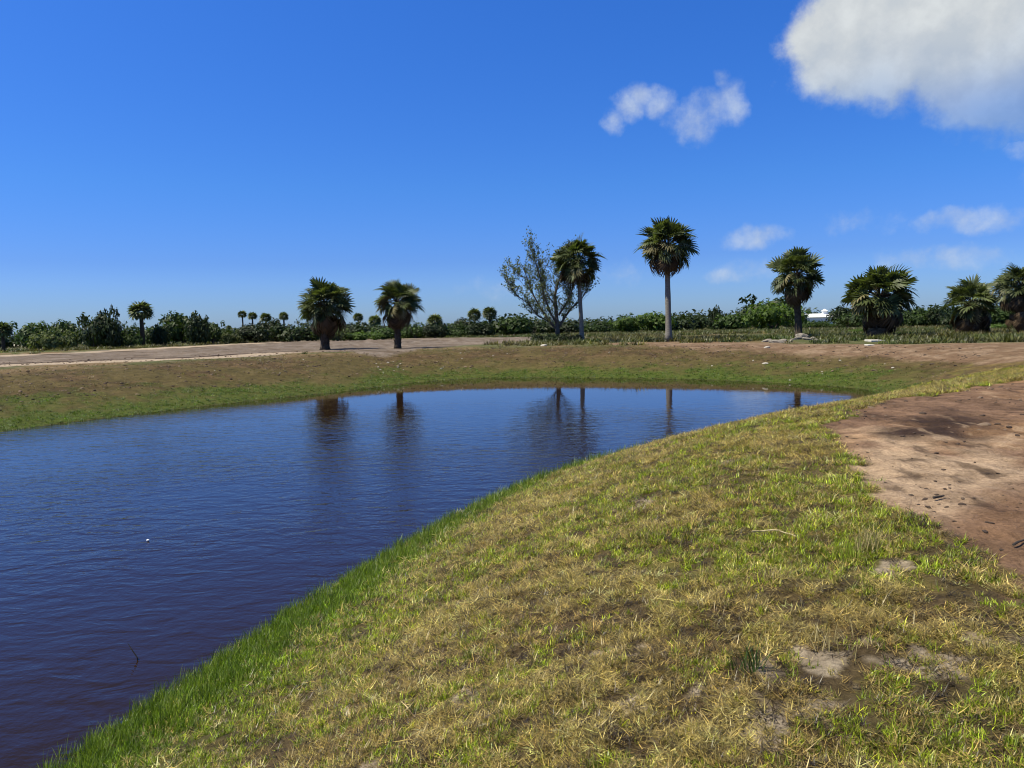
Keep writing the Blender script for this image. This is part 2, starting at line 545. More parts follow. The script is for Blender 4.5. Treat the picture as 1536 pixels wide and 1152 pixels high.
def rough_material(name, lo, hi, scale=6, bump=.03, rough=.9, stretch=None):
    m, t, b, o = mat(name)
    tcd = t.n('ShaderNodeTexCoord')
    vec = tcd.outputs['Object']
    if stretch:
        mp = t.n('ShaderNodeMapping')
        mp.inputs['Scale'].default_value = stretch
        t.l(vec, mp.inputs[0])
        vec = mp.outputs[0]
    n = t.noise(vec, scale, 6, .65)
    t.l(t.ramp(n.outputs[0], [(.3, lo), (.7, hi)]), b.inputs['Base Color'])
    b.inputs['Roughness'].default_value = rough
    bp = t.n('ShaderNodeBump')
    bp.inputs['Strength'].default_value = .8
    bp.inputs['Distance'].default_value = bump
    t.l(n.outputs[0], bp.inputs['Height'])
    t.l(bp.outputs[0], b.inputs['Normal'])
    return m

M_TRUNK_PALE = rough_material('palm_bark_pale', (.10, .09, .076), (.28, .255, .22), 5, .03, .9, (1, 1, 5))
M_TRUNK_DARK = rough_material('palm_bark_dark', (.03, .023, .017), (.10, .078, .056), 6, .03, .95)
M_BOOT = rough_material('palm_boot', (.022, .016, .011), (.085, .06, .038), 7, .02, .95)
M_BARK = rough_material('tree_bark', (.055, .045, .037), (.16, .135, .11), 8, .02, .95, (1, 1, .4))
M_FROND = leaf_material('palm_frond', (.048, .068, .020), .5, .25, .5, .3, (.115, .135, .052))
M_FROND_OLD = leaf_material('palm_frond_old', (.17, .150, .075), .4, .2, .6, .15)
M_DEAD = leaf_material('palm_frond_dead', (.085, .058, .035), .5, .15, .7, .1)
M_LEAF_DARK = leaf_material('leaves_dark', (.025, .039, .011), .5, .25)
M_LEAF_MID = leaf_material('leaves_mid', (.046, .076, .017), .45, .3)
M_LEAF_BRIGHT = leaf_material('leaves_bright', (.085, .135, .024), .4, .35)
M_LEAF_OLIVE = leaf_material('leaves_olive', (.10, .12, .042), .4, .3)
M_LEAF_SPARSE = leaf_material('leaves_sparse', (.13, .155, .06), .5, .3, .5, .4)
M_STONE = rough_material('pale_stone', (.36, .33, .28), (.66, .62, .55), 9, .01)
M_CLOD = rough_material('dark_clod', (.035, .024, .018), (.11, .075, .055), 14, .01)
M_CLOD_PALE = rough_material('pale_clod', (.12, .082, .055), (.23, .165, .115), 14, .01)
M_STRAW = rough_material('dry_straw', (.30, .23, .12), (.5, .41, .24), 10, .002)
M_TWIG = rough_material('dark_twig', (.03, .025, .022), (.07, .06, .05), 10, .004)
M_WHITE = rough_material('white_paint', (.68, .68, .66), (.82, .82, .80), 1.2, .004, .6)
M_ROOF = rough_material('white_roof', (.70, .71, .71), (.84, .84, .83), .8, .01, .5)
M_PANE = rough_material('dark_pane', (.02, .025, .03), (.04, .05, .06), 2, .001, .15)
M_PLASTIC = rough_material('white_plastic', (.72, .72, .72), (.82, .82, .82), 3, .001, .35)

# ------------------------------------------------------------------ ground sheet (one grid, cut into the places it shows)
def build_ground():
    rad = [0.25]
    while rad[-1] < 3500:
        r = rad[-1]
        if r < 14: st = max(.045, r * .0085)
        elif r < 75: st = r * .0085
        else: st = r * .045
        rad.append(r + st)
    rad = np.array(rad)
    front = np.arange(-44, 44.01, .17)
    back = np.arange(48, 316, 4.0)
    ang = np.radians(np.concatenate([front, back]))
    na, nr = len(ang), len(rad)
    A, RR = np.meshgrid(ang, rad, indexing='ij')
    x, y = (np.sin(A) * RR).ravel(), (np.cos(A) * RR).ravel()
    mk = masks(x, y)
    z = height(x, y, mk[0], mk[1])
    alb = albedo(x, y, mk)
    co = np.stack([x, y, z], 1)
    i = np.arange(na)[:, None] * nr
    i2 = np.roll(np.arange(na), -1)[:, None] * nr
    j = np.arange(nr - 1)[None, :]
    quads = np.stack([i + j, i + j + 1, i2 + j + 1, i2 + j], -1).reshape(-1, 4)
    s, run, g, track, road, path, pale = mk[:7]
    fm = lambda a: a[quads].mean(1)
    ft, fr, fp, fs_ = fm(track), fm(road), fm(path), fm(s)
    kind = np.zeros(len(quads), int)
    kind[fm(s / run) < 1.15] = 1
    kind[fp > .5] = 4
    kind[fr > .5] = 3
    kind[ft > .5] = 2
    kind[fs_ < -.35] = 5
    for k, nm in enumerate(['ground', 'pond_bank', 'dirt_track', 'sand_road', 'dirt_path', 'pond_bed']):
        q = quads[kind == k]
        if not len(q): continue
        used, inv = np.unique(q.ravel(), return_inverse=True)
        me = bpy.data.meshes.new(nm)
        v = co[used]
        me.vertices.add(len(v)); me.vertices.foreach_set('co', v.ravel())
        f = inv.reshape(-1, 4)[:, ::-1]
        me.loops.add(f.size); me.loops.foreach_set('vertex_index', f.ravel().astype(np.int32))
        me.polygons.add(len(f)); me.polygons.foreach_set('loop_start', np.arange(0, f.size, 4).astype(np.int32))
        me.polygons.foreach_set('loop_total', np.full(len(f), 4, np.int32))
        me.update(calc_edges=True)
        a = me.attributes.new('albedo', 'FLOAT_COLOR', 'POINT')
        a.data.foreach_set('color', np.concatenate([alb[used], np.ones((len(used), 1))], 1).ravel())
        me.polygons.foreach_set('use_smooth', np.ones(len(f), bool))
        me.materials.append(M_GROUND)
        props(link(bpy.data.objects.new(nm, me)), kind='structure')
    # centre cap under the camera
    cap = np.arange(na) * nr
    me = bpy.data.meshes.new('ground_patch')
    me.from_pydata([tuple(co[c]) for c in cap], [], [tuple(range(na))[::-1]])
    a = me.attributes.new('albedo', 'FLOAT_COLOR', 'POINT')
    a.data.foreach_set('color', np.concatenate([alb[cap], np.ones((na, 1))], 1).ravel())
    me.materials.append(M_GROUND)
    props(link(bpy.data.objects.new('ground_patch', me)), kind='structure')
build_ground()

def H(x, y):
    return float(height(np.array([x], float), np.array([y], float))[0])

wp = []
for (x, y) in SHP:
    wp.append((x, y))
cx, cy = np.mean(wp, 0)
def water_sheet():
    # outline pushed a little under the banks
    n = len(SHP)
    pts = []
    for i in range(n):
        a, b = SHP[i - 1], SHP[(i + 1) % n]
        t = (b - a) / np.linalg.norm(b - a)
        nrm = np.array([t[1], -t[0]])
        q = SHP[i] + nrm * .9
        if sdist(np.array([q[0]]), np.array([q[1]]), SHP)[0][0] < 0:
            q = SHP[i] - nrm * .9
        pts.append((q[0], q[1], WZ))
    me = bpy.data.meshes.new('pond_water')
    import bmesh
    bm = bmesh.new()
    f = bm.faces.new([bm.verts.new(p) for p in pts])
    f.normal_update()
    if f.normal.z < 0: f.normal_flip()
    bmesh.ops.triangulate(bm, faces=[f])
    bm.to_mesh(me); bm.free()
    me.materials.append(M_WATER)
    props(link(bpy.data.objects.new('pond_water', me)), kind='structure')
water_sheet()

# ------------------------------------------------------------------ mesh helpers
class MB:
    def __init__(self): self.v, self.f, self.m = [], [], []
    def add(self, v, f, m=0):
        o = len(self.v)
        self.v += [tuple(p) for p in v]
        self.f += [tuple(i + o for i in q) for q in f]
        self.m += [m] * len(f)
    def tube(self, pts, radii, n=8, m=0, cap=True):
        pts = [Vector(p) for p in pts]
        vs, fs = [], []
        up = Vector((0.31, 0.95, 0.05))
        for i, p in enumerate(pts):
            d = (pts[min(i + 1, len(pts) - 1)] - pts[max(i - 1, 0)]).normalized()
            a = d.cross(up)
            if a.length < .1: a = d.cross(Vector((1, 0, 0)))
            a.normalize(); b = d.cross(a)
            for k in range(n):
                t = 2 * math.pi * k / n
                vs.append(p + (a * math.cos(t) + b * math.sin(t)) * radii[i])
        for i in range(len(pts) - 1):
            for k in range(n):
                fs.append((i * n + k, i * n + (k + 1) % n, (i + 1) * n + (k + 1) % n, (i + 1) * n + k))
        if cap:
            fs.append(tuple(range(n))[::-1]); fs.append(tuple(range((len(pts) - 1) * n, len(pts) * n)))
        self.add(vs, fs, m)
    def box(self, x0, x1, y0, y1, z0, z1, m=0):
        self.add([(x0, y0, z0), (x1, y0, z0), (x1, y1, z0), (x0, y1, z0), (x0, y0, z1), (x1, y0, z1), (x1, y1, z1), (x0, y1, z1)],
                 [(0, 3, 2, 1), (4, 5, 6, 7), (0, 1, 5, 4), (1, 2, 6, 5), (2, 3, 7, 6), (3, 0, 4, 7)], m)
    def mesh(self, name, mats, smooth=False):
        me = mesh_np(name, self.v, self.f, mats, smooth)
        if len(mats) > 1: me.polygons.foreach_set('material_index', self.m)
        return me
    def build(self, name, mats, parent=None, smooth=False):
        return link(bpy.data.objects.new(name, self.mesh(name, mats, smooth)), parent)

def root(name, loc, label, cat, group=None, rz=0.):
    o = bpy.data.objects.new(name, None)
    o.location = loc
    o.rotation_euler = (0, 0, rz)
    o.empty_display_size = .3
    link(o)
    return props(o, label, cat, group)

def rnd(a, b): return random.uniform(a, b)

# ------------------------------------------------------------------ grass
def blade(mb, base, az, length, width, lean, curl, seg=3):
    vs, fs = [], []
    d = Vector((math.cos(az), math.sin(az), 0))
    sd_ = Vector((-d.y, d.x, 0))
    p = Vector(base)
    ang = lean
    for i in range(seg + 1):
        t = i / seg
        w = width * (1 - t ** 1.6) * .5
        if i < seg:
            vs += [p + sd_ * w, p - sd_ * w]
        else:
            vs.append(p.copy())
        p = p + (d * math.sin(ang) + Vector((0, 0, 1)) * math.cos(ang)) * (length / seg)
        ang += curl / seg
    for i in range(seg - 1):
        fs.append((2 * i, 2 * i + 1, 2 * i + 3, 2 * i + 2))
    fs.append((2 * seg - 2, 2 * seg - 1, 2 * seg))
    mb.add(vs, fs)

TUFTS = bpy.data.collections.new('grass_kinds')      # never linked to the scene: only instanced
def tuft(kind, i):
    mb = MB()
    if kind == 'green':
        for _ in range(18):
            blade(mb, (rnd(-.035, .035), rnd(-.035, .035), -.005), rnd(0, 6.28), rnd(.03, .075), rnd(.0042, .0085), rnd(.15, 1.25), rnd(.1, 1.1))
    elif kind == 'straw':
        for _ in range(22):
            blade(mb, (rnd(-.055, .055), rnd(-.055, .055), rnd(0, .014)), rnd(0, 6.28), rnd(.035, .095), rnd(.0028, .0062), rnd(1.05, 1.55), rnd(-.35, .5))
    elif kind == 'tall':
        for _ in range(16):
            blade(mb, (rnd(-.05, .05), rnd(-.05, .05), -.01), rnd(0, 6.28), rnd(.12, .26), rnd(.005, .009), rnd(.03, .45), rnd(.1, .9), 4)
    elif kind == 'weed':
        for _ in range(26):
            blade(mb, (rnd(-.18, .18), rnd(-.18, .18), -.02), rnd(0, 6.28), rnd(.25, .6), rnd(.02, .05), rnd(.05, .6), rnd(.1, .9), 3)
    o = bpy.data.objects.new('%s_tuft' % kind, mb.mesh('%s_tuft' % kind, [M_GRASS]))
    return o
KINDS = {}
for kind in ('green', 'straw', 'tall', 'weed'):
    c = bpy.data.collections.new(kind)
    for i in range(6): c.objects.link(tuft(kind, i))
    KINDS[kind] = c
def clod_mesh(name, m, flat=.6, seed=0, sub=1, sharp=.3):
    import bmesh
    bm = bmesh.new()
    bmesh.ops.create_icosphere(bm, subdivisions=sub + 1, radius=1)
    rr = random.Random(seed)
    off = [Vector((rr.uniform(-1, 1), rr.uniform(-1, 1), rr.uniform(-1, 1))).normalized() for _ in range(7)]
    amp = [rr.uniform(-sharp, sharp) for _ in off]
    for v in bm.verts:
        k = 1 + sum(a * max(0, v.co.normalized().dot(o)) ** 2 for a, o in zip(amp, off)) + rr.uniform(-.08, .08)
        v.co = v.co * k
        v.co.z *= flat
    me = bpy.data.meshes.new(name)
    bm.to_mesh(me); bm.free()
    me.materials.append(m)
    return me
cc = bpy.data.collections.new('clod')
for i in range(5): cc.objects.link(bpy.data.objects.new('clod', clod_mesh('clod', M_CLOD if i < 3 else M_CLOD_PALE, .6, i)))
KINDS['clod'] = cc

def instancer(name, kind, pts, rot, scl, col):
    me = bpy.data.meshes.new(name)
    n = len(pts)
    me.vertices.add(n)
    me.vertices.foreach_set('co', np.asarray(pts, float).ravel())
    a = me.attributes.new('rot', 'FLOAT_VECTOR', 'POINT'); a.data.foreach_set('vector', np.asarray(rot, float).ravel())
    a = me.attributes.new('scl', 'FLOAT_VECTOR', 'POINT'); a.data.foreach_set('vector', np.asarray(scl, float).ravel())
    a = me.attributes.new('idx', 'INT', 'POINT'); a.data.foreach_set('value', rng.integers(0, 6, n).astype(np.int32))
    a = me.attributes.new('gcol', 'FLOAT_COLOR', 'POINT')
    a.data.foreach_set('color', np.concatenate([np.asarray(col, float), np.ones((n, 1))], 1).ravel())
    ob = link(bpy.data.objects.new(name, me))
    props(ob, kind='stuff')
    g = bpy.data.node_groups.new('scatter_' + name, 'GeometryNodeTree')
    g.interface.new_socket('Geometry', in_out='INPUT', socket_type='NodeSocketGeometry')
    g.interface.new_socket('Geometry', in_out='OUTPUT', socket_type='NodeSocketGeometry')
    N, L = g.nodes, g.links
    gi, go = N.new('NodeGroupInput'), N.new('NodeGroupOutput')
    ip = N.new('GeometryNodeInstanceOnPoints')
    ci = N.new('GeometryNodeCollectionInfo')
    ci.inputs['Collection'].default_value = KINDS[kind]
    ci.inputs['Separate Children'].default_value = True
    ci.inputs['Reset Children'].default_value = True
    ip.inputs['Pick Instance'].default_value = True
    L.new(gi.outputs[0], ip.inputs['Points'])
    L.new(ci.outputs[0], ip.inputs['Instance'])
    def named(nm, ty):
        q = N.new('GeometryNodeInputNamedAttribute')
        q.data_type = ty
        q.inputs['Name'].default_value = nm
        return q.outputs['Attribute']
    L.new(named('idx', 'INT'), ip.inputs['Instance Index'])
    e = N.new('FunctionNodeEulerToRotation')
    L.new(named('rot', 'FLOAT_VECTOR'), e.inputs[0])
    L.new(e.outputs[0], ip.inputs['Rotation'])
    L.new(named('scl', 'FLOAT_VECTOR'), ip.inputs['Scale'])
    L.new(ip.outputs[0], go.inputs[0])
    md = ob.modifiers.new('scatter', 'NODES')
    md.node_group = g
    return ob

def sample_polar(n, r0, r1, a0=-46, a1=46, power=1.0):
    a = np.radians(rng.uniform(a0, a1, n))
    u = rng.uniform(0, 1, n)
    r = r0 + (r1 - r0) * u if power == 0 else (r0 ** (power + 1) + u * (r1 ** (power + 1) - r0 ** (power + 1))) ** (1 / (power + 1))
    return np.sin(a) * r, np.cos(a) * r

C = lambda *a: np.array(a)
def colmix(a, b, t): return a[None, :] * (1 - t[:, None]) + b[None, :] * t[:, None]

GREEN, LIME, YELLOW, STRAW, BROWN, DARKB = C(.100, .190, .010), C(.225, .290, .014), C(.330, .335, .026), C(.41, .335, .110), C(.235, .155, .048), C(.062, .040, .018)

def near_grass():
    # ---- green / yellowing live blades on the near bank
    for (name, kind, N, r0, r1, pw) in [('grass', 'green', 210000, 1.6, 34, 0.05), ('dry_grass', 'straw', 370000, 1.6, 34, -0.10)]:
        x, y = sample_polar(N, r0, r1, power=pw)
        mk = masks(x, y)
        s, run, g, track = mk[:4]
        dry, fine, bare = patch_fields(x, y)
        r = np.hypot(x, y)
        nb = near_bank(x, y)
        clump = fbm(x * 6, y * 6, 97, 2)
        dry = dry + .085 * sstep(7.5, 3.2, y) * sstep(-1.5, .8, x)
        live = sstep(.74, .50, dry + (fine - .5) * .6 + (clump - .5) * .5)
        wet = sstep(1.0, .1, s / (1.0 + g * .9)) * g
        live = np.maximum(live, wet)
        sp = spot_mask(x, y)
        barek = sstep(.60, .72, bare)
        if kind == 'green':
            p = (.16 + .84 * live) * (1 - .85 * barek)
        else:
            p = (.30 + .70 * (1 - live)) * (1 - .55 * barek) * (1 - .8 * wet)
        hole = sstep(.33, .47, fbm(x * 6.5, y * 6.5, 99, 3))
        p = p * (hole * .9 + .1 if kind == 'green' else hole * .72 + .28)
        p = p * nb * (1 - sstep(.25, .8, track)) * (1 - (.75 if kind == 'green' else .45) * sp) * (s > -.12)
        p *= sstep(3.2, 1.6, s / run)
        keep = rng.uniform(0, 1, len(x)) < p
        x, y, r, dry, fine, live, wet, s = [a[keep] for a in (x, y, r, dry, fine, live, wet, s)]
        z = height(x, y)
        n = len(x)
        k = 1 + np.clip((r - 6) / 18, 0, 1.1)                 # fewer, larger tufts further off
        sc = rng.uniform(.55, 1.15, n) * k * (.74 + .26 * sstep(3.0, 7.0, r))
        v = rng.uniform(0, 1, n)
        if kind == 'green':
            col = colmix(YELLOW, LIME, np.clip(live * 1.1 + rng.normal(0, .25, n), 0, 1))
            col = col * (1 - wet[:, None]) + colmix(GREEN, LIME, v * .6) * wet[:, None]
            straw = (rng.uniform(0, 1, n) < .12 * (1 - wet))
            col[straw] = STRAW
            sz = np.stack([sc, sc, sc * rng.uniform(.7, 1.25, n) * (1 + .3 * wet) * np.clip(1.15 - (k - 1) * .5, .55, 1.2)], 1)
        else:
            col = colmix(BROWN, STRAW, np.clip(sstep(.25, .8, fine) * .5 + v * .65, 0, 1))
            dk = rng.uniform(0, 1, n) < .12 + .13 * (fine < .44) + .42 * (fbm(x * 6.5, y * 6.5, 99, 3) < .41)
            col[dk] = DARKB
            sz = np.stack([sc, sc, sc * rng.uniform(.7, 1.3, n)], 1)
        rot = np.stack([rng.normal(0, .16, n), rng.normal(0, .16, n), rng.uniform(0, 6.283, n)], 1)
        col = np.clip(col * rng.lognormal(-.08, .42, (n, 1)), .004, .62)
        instancer(name, kind, np.stack([x, y, z - .004], 1), rot, sz, col)
    # ---- taller fringe along the water
    x, y = sample_polar(60000, 4.0, 24, -46, 20, power=.2)
    s, run = sdist(x, y, SHP, SHRUN)
    _, g = sdist(x, y, SHP, SHG)
    w = .75 * g + .12
    p = sstep(1.0, .15, np.abs(s - .12) / w) * near_bank(x, y) * g * (s > -.16)
    keep = rng.uniform(0, 1, len(x)) < p
    x, y = x[keep], y[keep]
    n = len(x)
    z = height(x, y)
    r = np.hypot(x, y)
    v = rng.uniform(0, 1, n)
    col = colmix(C(.085, .150, .010), C(.20, .275, .020), v)
    sc = rng.uniform(.35, .85, n) * (1 + np.clip((r - 8) / 20, 0, .6))
    rot = np.stack([rng.normal(0, .15, n), rng.normal(-.12, .15, n), rng.uniform(0, 6.283, n)], 1)
    instancer('shore_grass', 'tall', np.stack([x, y, z - .01], 1), rot, np.stack([sc, sc, sc], 1), col)
near_grass()

def far_grass():
    x, y = sample_polar(150000, 17, 64, -46, 46, power=.5)
    mk = masks(x, y)
    s, run, g, track, road, path, pale = mk[:7]
    dry, fine, bare = patch_fields(x, y)
    q = s / run
    low = sstep(.62, -.02, q + (dry - .5) * .9 + (fine - .5) * .5)
    low = np.maximum(low, sstep(.26, .06, q + (fine - .5) * .2) * g)
    p = (low ** 1.6 * .95 * (.4 + .6 * g) + .12 * (dry < .55) + .05) * (q < 1.6) * (1 - near_bank(x, y)) * (1 - track) * (1 - road) * (1 - path) * (s > -.05)
    keep = rng.uniform(0, 1, len(x)) < p
    x, y, low, dry, s, g = [a[keep] for a in (x, y, low, dry, s, g)]
    n = len(x)
    z = height(x, y)
    r = np.hypot(x, y)
    v = rng.uniform(0, 1, n)
    col = colmix(C(.135, .105, .038), C(.075, .135, .010), np.clip(low * 1.15 + v * .35 - .1, 0, 1))
    edge = sstep(.5, .05, s)
    col = col * (1 - edge[:, None] * .5) + C(.055, .10, .016)[None] * (edge[:, None] * .5)
    sc = rng.uniform(.8, 1.7, n) * (.8 + r / 70)
    rot = np.stack([rng.normal(0, .15, n), rng.normal(0, .15, n), rng.uniform(0, 6.283, n)], 1)
    instancer('bank_grass', 'green', np.stack([x, y, z - .01], 1), rot, np.stack([sc, sc, sc * rng.uniform(.5, 1.0, n)], 1), np.clip(col * rng.lognormal(-.05, .35, (n, 1)), .004, .5))
    # ---- weeds on the plain behind the palms
    x, y = sample_polar(60000, 40, 190, -44, 44, power=.6)
    mk = masks(x, y)
    s, run, g, track, road, path, pale = mk[:7]
    f = fbm(x * .12, y * .12, 121, 4)
    right = sstep(-3, 3, x - (y - 60) * .02)
    dens = sstep(.42, .58, f) * (.02 + .98 * right)
    dens = np.maximum(dens, .9 * sstep(88, 96, y) )
    for (uu, vv, rr_) in [(1196, 511, 3.2), (1165, 513, 2.5), (1312, 513, 2.2), (1004, 514, .9), (873, 514, .9)]:
        ex, ey = P(uu, vv)
        dens = dens * sstep(rr_ * .6, rr_ * 1.2, np.hypot(x - ex, (y - ey) * .6))
    p = dens * (s / run > 1.35) * (1 - track) * (1 - sstep(.05, .4, road)) * (1 - sstep(.05, .4, path)) * (1 - pale)
    keep = rng.uniform(0, 1, len(x)) < p
    x, y, f = x[keep], y[keep], f[keep]
    n = len(x)
    z = height(x, y)
    v = np.clip(fbm(x * .2, y * .2, 131, 3) * 1.6 - .4 + rng.normal(0, .15, n), 0, 1)
    col = colmix(C(.115, .098, .034), C(.055, .088, .016), v)
    sc = rng.uniform(.7, 1.6, n)
    rot = np.stack([rng.normal(0, .12, n), rng.normal(0, .12, n), rng.uniform(0, 6.283, n)], 1)
    instancer('weeds', 'weed', np.stack([x, y, z - .02], 1), rot, np.stack([sc * 1.3, sc * 1.3, sc * .62], 1), np.clip(col * rng.lognormal(-.05, .35, (n, 1)), .004, .5))
    # ---- crumbs of soil on the far banks and on the paths
    x, y = sample_polar(42000, 4, 62, -46, 46, power=.25)
    mk = masks(x, y)
    s, run, g, track, road, path, pale = mk[:7]
    cl = fbm(x * .8, y * .8, 141, 3)
    far = (1 - near_bank(x, y)) * (s / run > .3) * (s / run < 1.25)
    p = np.maximum(far * .6, track * .9 * (np.hypot(x, y) < 26)) * sstep(.45, .62, cl) + far * .08
    p = np.maximum(p, road * .3 * sstep(.5, .6, cl))
    keep = rng.uniform(0, 1, len(x)) < p
    x, y = x[keep], y[keep]
    n = len(x)
    z = height(x, y)
    r = np.hypot(x, y)
    sc = rng.lognormal(-4.1, .5, n) * np.clip(r / 18, .5, 2.0)
    sc = np.clip(sc, .004, .075)
    rot = np.stack([rng.normal(0, .2, n), rng.normal(0, .2, n), rng.uniform(0, 6.283, n)], 1)
    instancer('soil_crumbs', 'clod', np.stack([x, y, z], 1), rot, np.stack([sc * rng.uniform(.8, 1.6, n), sc, sc], 1), np.full((n, 3), .1))
far_grass()

# ------------------------------------------------------------------ palms
def frond_mesh(name, m, droop=.35, fold=.35, n=17, seed=0, closed=1.0, stem=M_BOOT):
    rr = random.Random(seed)
    mb = MB()
    pet = .54
    # petiole, arching
    pts = [(pet * t, 0, .05 * math.sin(t * 2.2)) for t in (0, .33, .66, 1)]
    mb.tube(pts, [.022, .016, .012, .009], 4, 1, False)
    spread = 2.15 * closed
    for i in range(n):
        a = -spread + 2 * spread * i / (n - 1)
        L = (.47 - .06 * abs(a) / 2.0) * rr.uniform(.86, 1.1)
        # the rib runs on into the blade, so the fan's leaflets start along it
        bx = pet + .10 * max(0, math.cos(a))
        d = Vector((math.cos(a), math.sin(a), 0))
        side = Vector((-d.y, d.x, 0))
        z0 = .04 + fold * .16 * abs(math.sin(a))
        w = .034 * rr.uniform(.85, 1.2)
        ps = []
        for t in (0, .45, .8, 1.0):
            z = z0 + fold * .35 * t * abs(math.sin(a)) - droop * (t ** 2) * L * .55 - droop * .3 * max(0, t - .6)
            ps.append(Vector((bx, 0, 0)) + d * (L * t * (1 - droop * .18 * t)) + Vector((0, 0, z)))
        ws = (w * .30, w, w * .65, 0.004)
        vs, fs = [], []
        for p, q in zip(ps, ws):
            k = rr.uniform(-.2, .2)
            vs += [p + side * q + Vector((0, 0, q * k)), p - side * q - Vector((0, 0, q * k))]
        for j in range(3):
            fs.append((2 * j, 2 * j + 1, 2 * j + 3, 2 * j + 2))
        mb.add(vs, fs, 0)
    return mb.mesh(name, [m, stem])

FR = [frond_mesh('frond', M_FROND, .22 + .16 * i, .55, 21, i) for i in range(4)]
FR_OLD = [frond_mesh('frond', M_FROND_OLD, .6 + .15 * i, .35, 17, 20 + i, .9) for i in range(2)]
FR_DEAD = [frond_mesh('dead_frond', M_DEAD, .9 + .2 * i, .2, 13, 30 + i, .62) for i in range(3)]

def put_frond(parent, me, name, pos, az, el, roll, size):
    o = bpy.data.objects.new(name, me)
    o.parent = parent
    COL.objects.link(o)
    mw = Matrix.Rotation(az, 3, 'Z') @ Matrix.Rotation(-el, 3, 'Y') @ Matrix.Rotation(roll, 3, 'X')
    o.rotation_euler = mw.to_euler()
    o.location = pos
    o.scale = (size,) * 3
    return o

def palm(u_base, depth, u_top, v_top, crown_px, label, trunk_r=(.2, .16), crown_h=.5, nf=54, nd=8, booted=False, pale=True, seed=0, skirt=0, old=.12, flatten=1.0, sway=0.):
    random.seed(seed + 100)
    bx, by, _ = at_depth(u_base, 510, depth)
    z0 = H(bx, by) - .05
    tx, ty, tz = at_depth(u_top, v_top, depth)
    Rr = crown_px / F * depth / 2
    hc = tz - z0 - Rr * .93                      # heart of the crown above the base
    r = root('palm_tree', (bx, by, z0), label, 'palm tree', 'fan palms standing around the pond')
    dx = tx - bx
    n = 12
    mb = MB()
    pts, rad = [], []
    for i in range(n + 1):
        t = i / n
        pts.append((dx * t ** 1.3 + sway * math.sin(t * 3.1), .03 * math.sin(t * 7 + seed), hc * t))
        flare = 1 + .45 * math.exp(-t * hc / .35)
        rad.append((trunk_r[0] + (trunk_r[1] - trunk_r[0]) * t) * flare * rnd(.95, 1.05))
    mb.tube(pts, rad, 12)
    mb.build('trunk', [M_TRUNK_PALE if pale else M_TRUNK_DARK], r, True)
    heart = Vector(pts[-1])
    # split leaf bases
    bt = MB()
    top_only = not booted
    nb_ = 120 if booted else 20
    for i in range(nb_):
        t = (rnd(.08, 1) if booted else rnd(1 - .5 / hc, 1))
        zz = hc * t
        a = i * 2.39996
        rad_here = trunk_r[0] + (trunk_r[1] - trunk_r[0]) * t
        c = Vector((dx * t ** 1.3 + sway * math.sin(t * 3.1), 0, zz))
        o_ = Vector((math.cos(a), math.sin(a), 0))
        L = rnd(.22, .40) * (.8 if booted else .62)
        p0 = c + o_ * rad_here * .85
        p1 = c + o_ * (rad_here + L * .20) + Vector((0, 0, L * .75))
        p2 = c + o_ * (rad_here + L * .34) + Vector((0, 0, L))
        bt.tube([p0, p1, p2], [.055, .038, .020], 5)
    o = bt.build('leaf_bases', [M_BOOT], r)
    o['kind'] = 'stuff'
    # fronds over the whole ball
    nf = int(nf * 1.12)
    for i in range(nf):
        t = (i + .5) / nf
        el = math.asin(1 - t * 1.80)
        el = el * .97 + rnd(-.24, .24)
        a = i * 2.39996 + rnd(-.5, .5)
        size = Rr * rnd(.80, 1.06) * (1.0 if el > -.2 else .94) * (flatten if abs(el) < .5 else 1)
        isold = rnd(0, 1) < old * (1.8 if el < .1 else 0.)
        me = random.choice(FR_OLD if isold else FR)
        p = heart + Vector((math.cos(a) * .06, math.sin(a) * .06, rnd(-.18, .12)))
        put_frond(r, me, 'frond', p, a, el, rnd(-.9, .9), size)
    for i in range(nd):
        a = rnd(0, 6.283)
        p = heart + Vector((math.cos(a) * .12, math.sin(a) * .12, rnd(-.25, .0)))
        put_frond(r, random.choice(FR_DEAD), 'dead_frond', p, a, -rnd(.7, 1.25), rnd(-.6, .6), Rr * rnd(.8, 1.05))
    for i in range(skirt):
        a = rnd(0, 6.283)
        tt = rnd(.45, .95)
        p = Vector((dx * tt + math.cos(a) * trunk_r[0], math.sin(a) * trunk_r[0], hc * tt))
        put_frond(r, random.choice(FR_DEAD), 'dead_frond', p, a, -rnd(1.0, 1.45), rnd(-.5, .5), Rr * rnd(.55, .85))
    return r

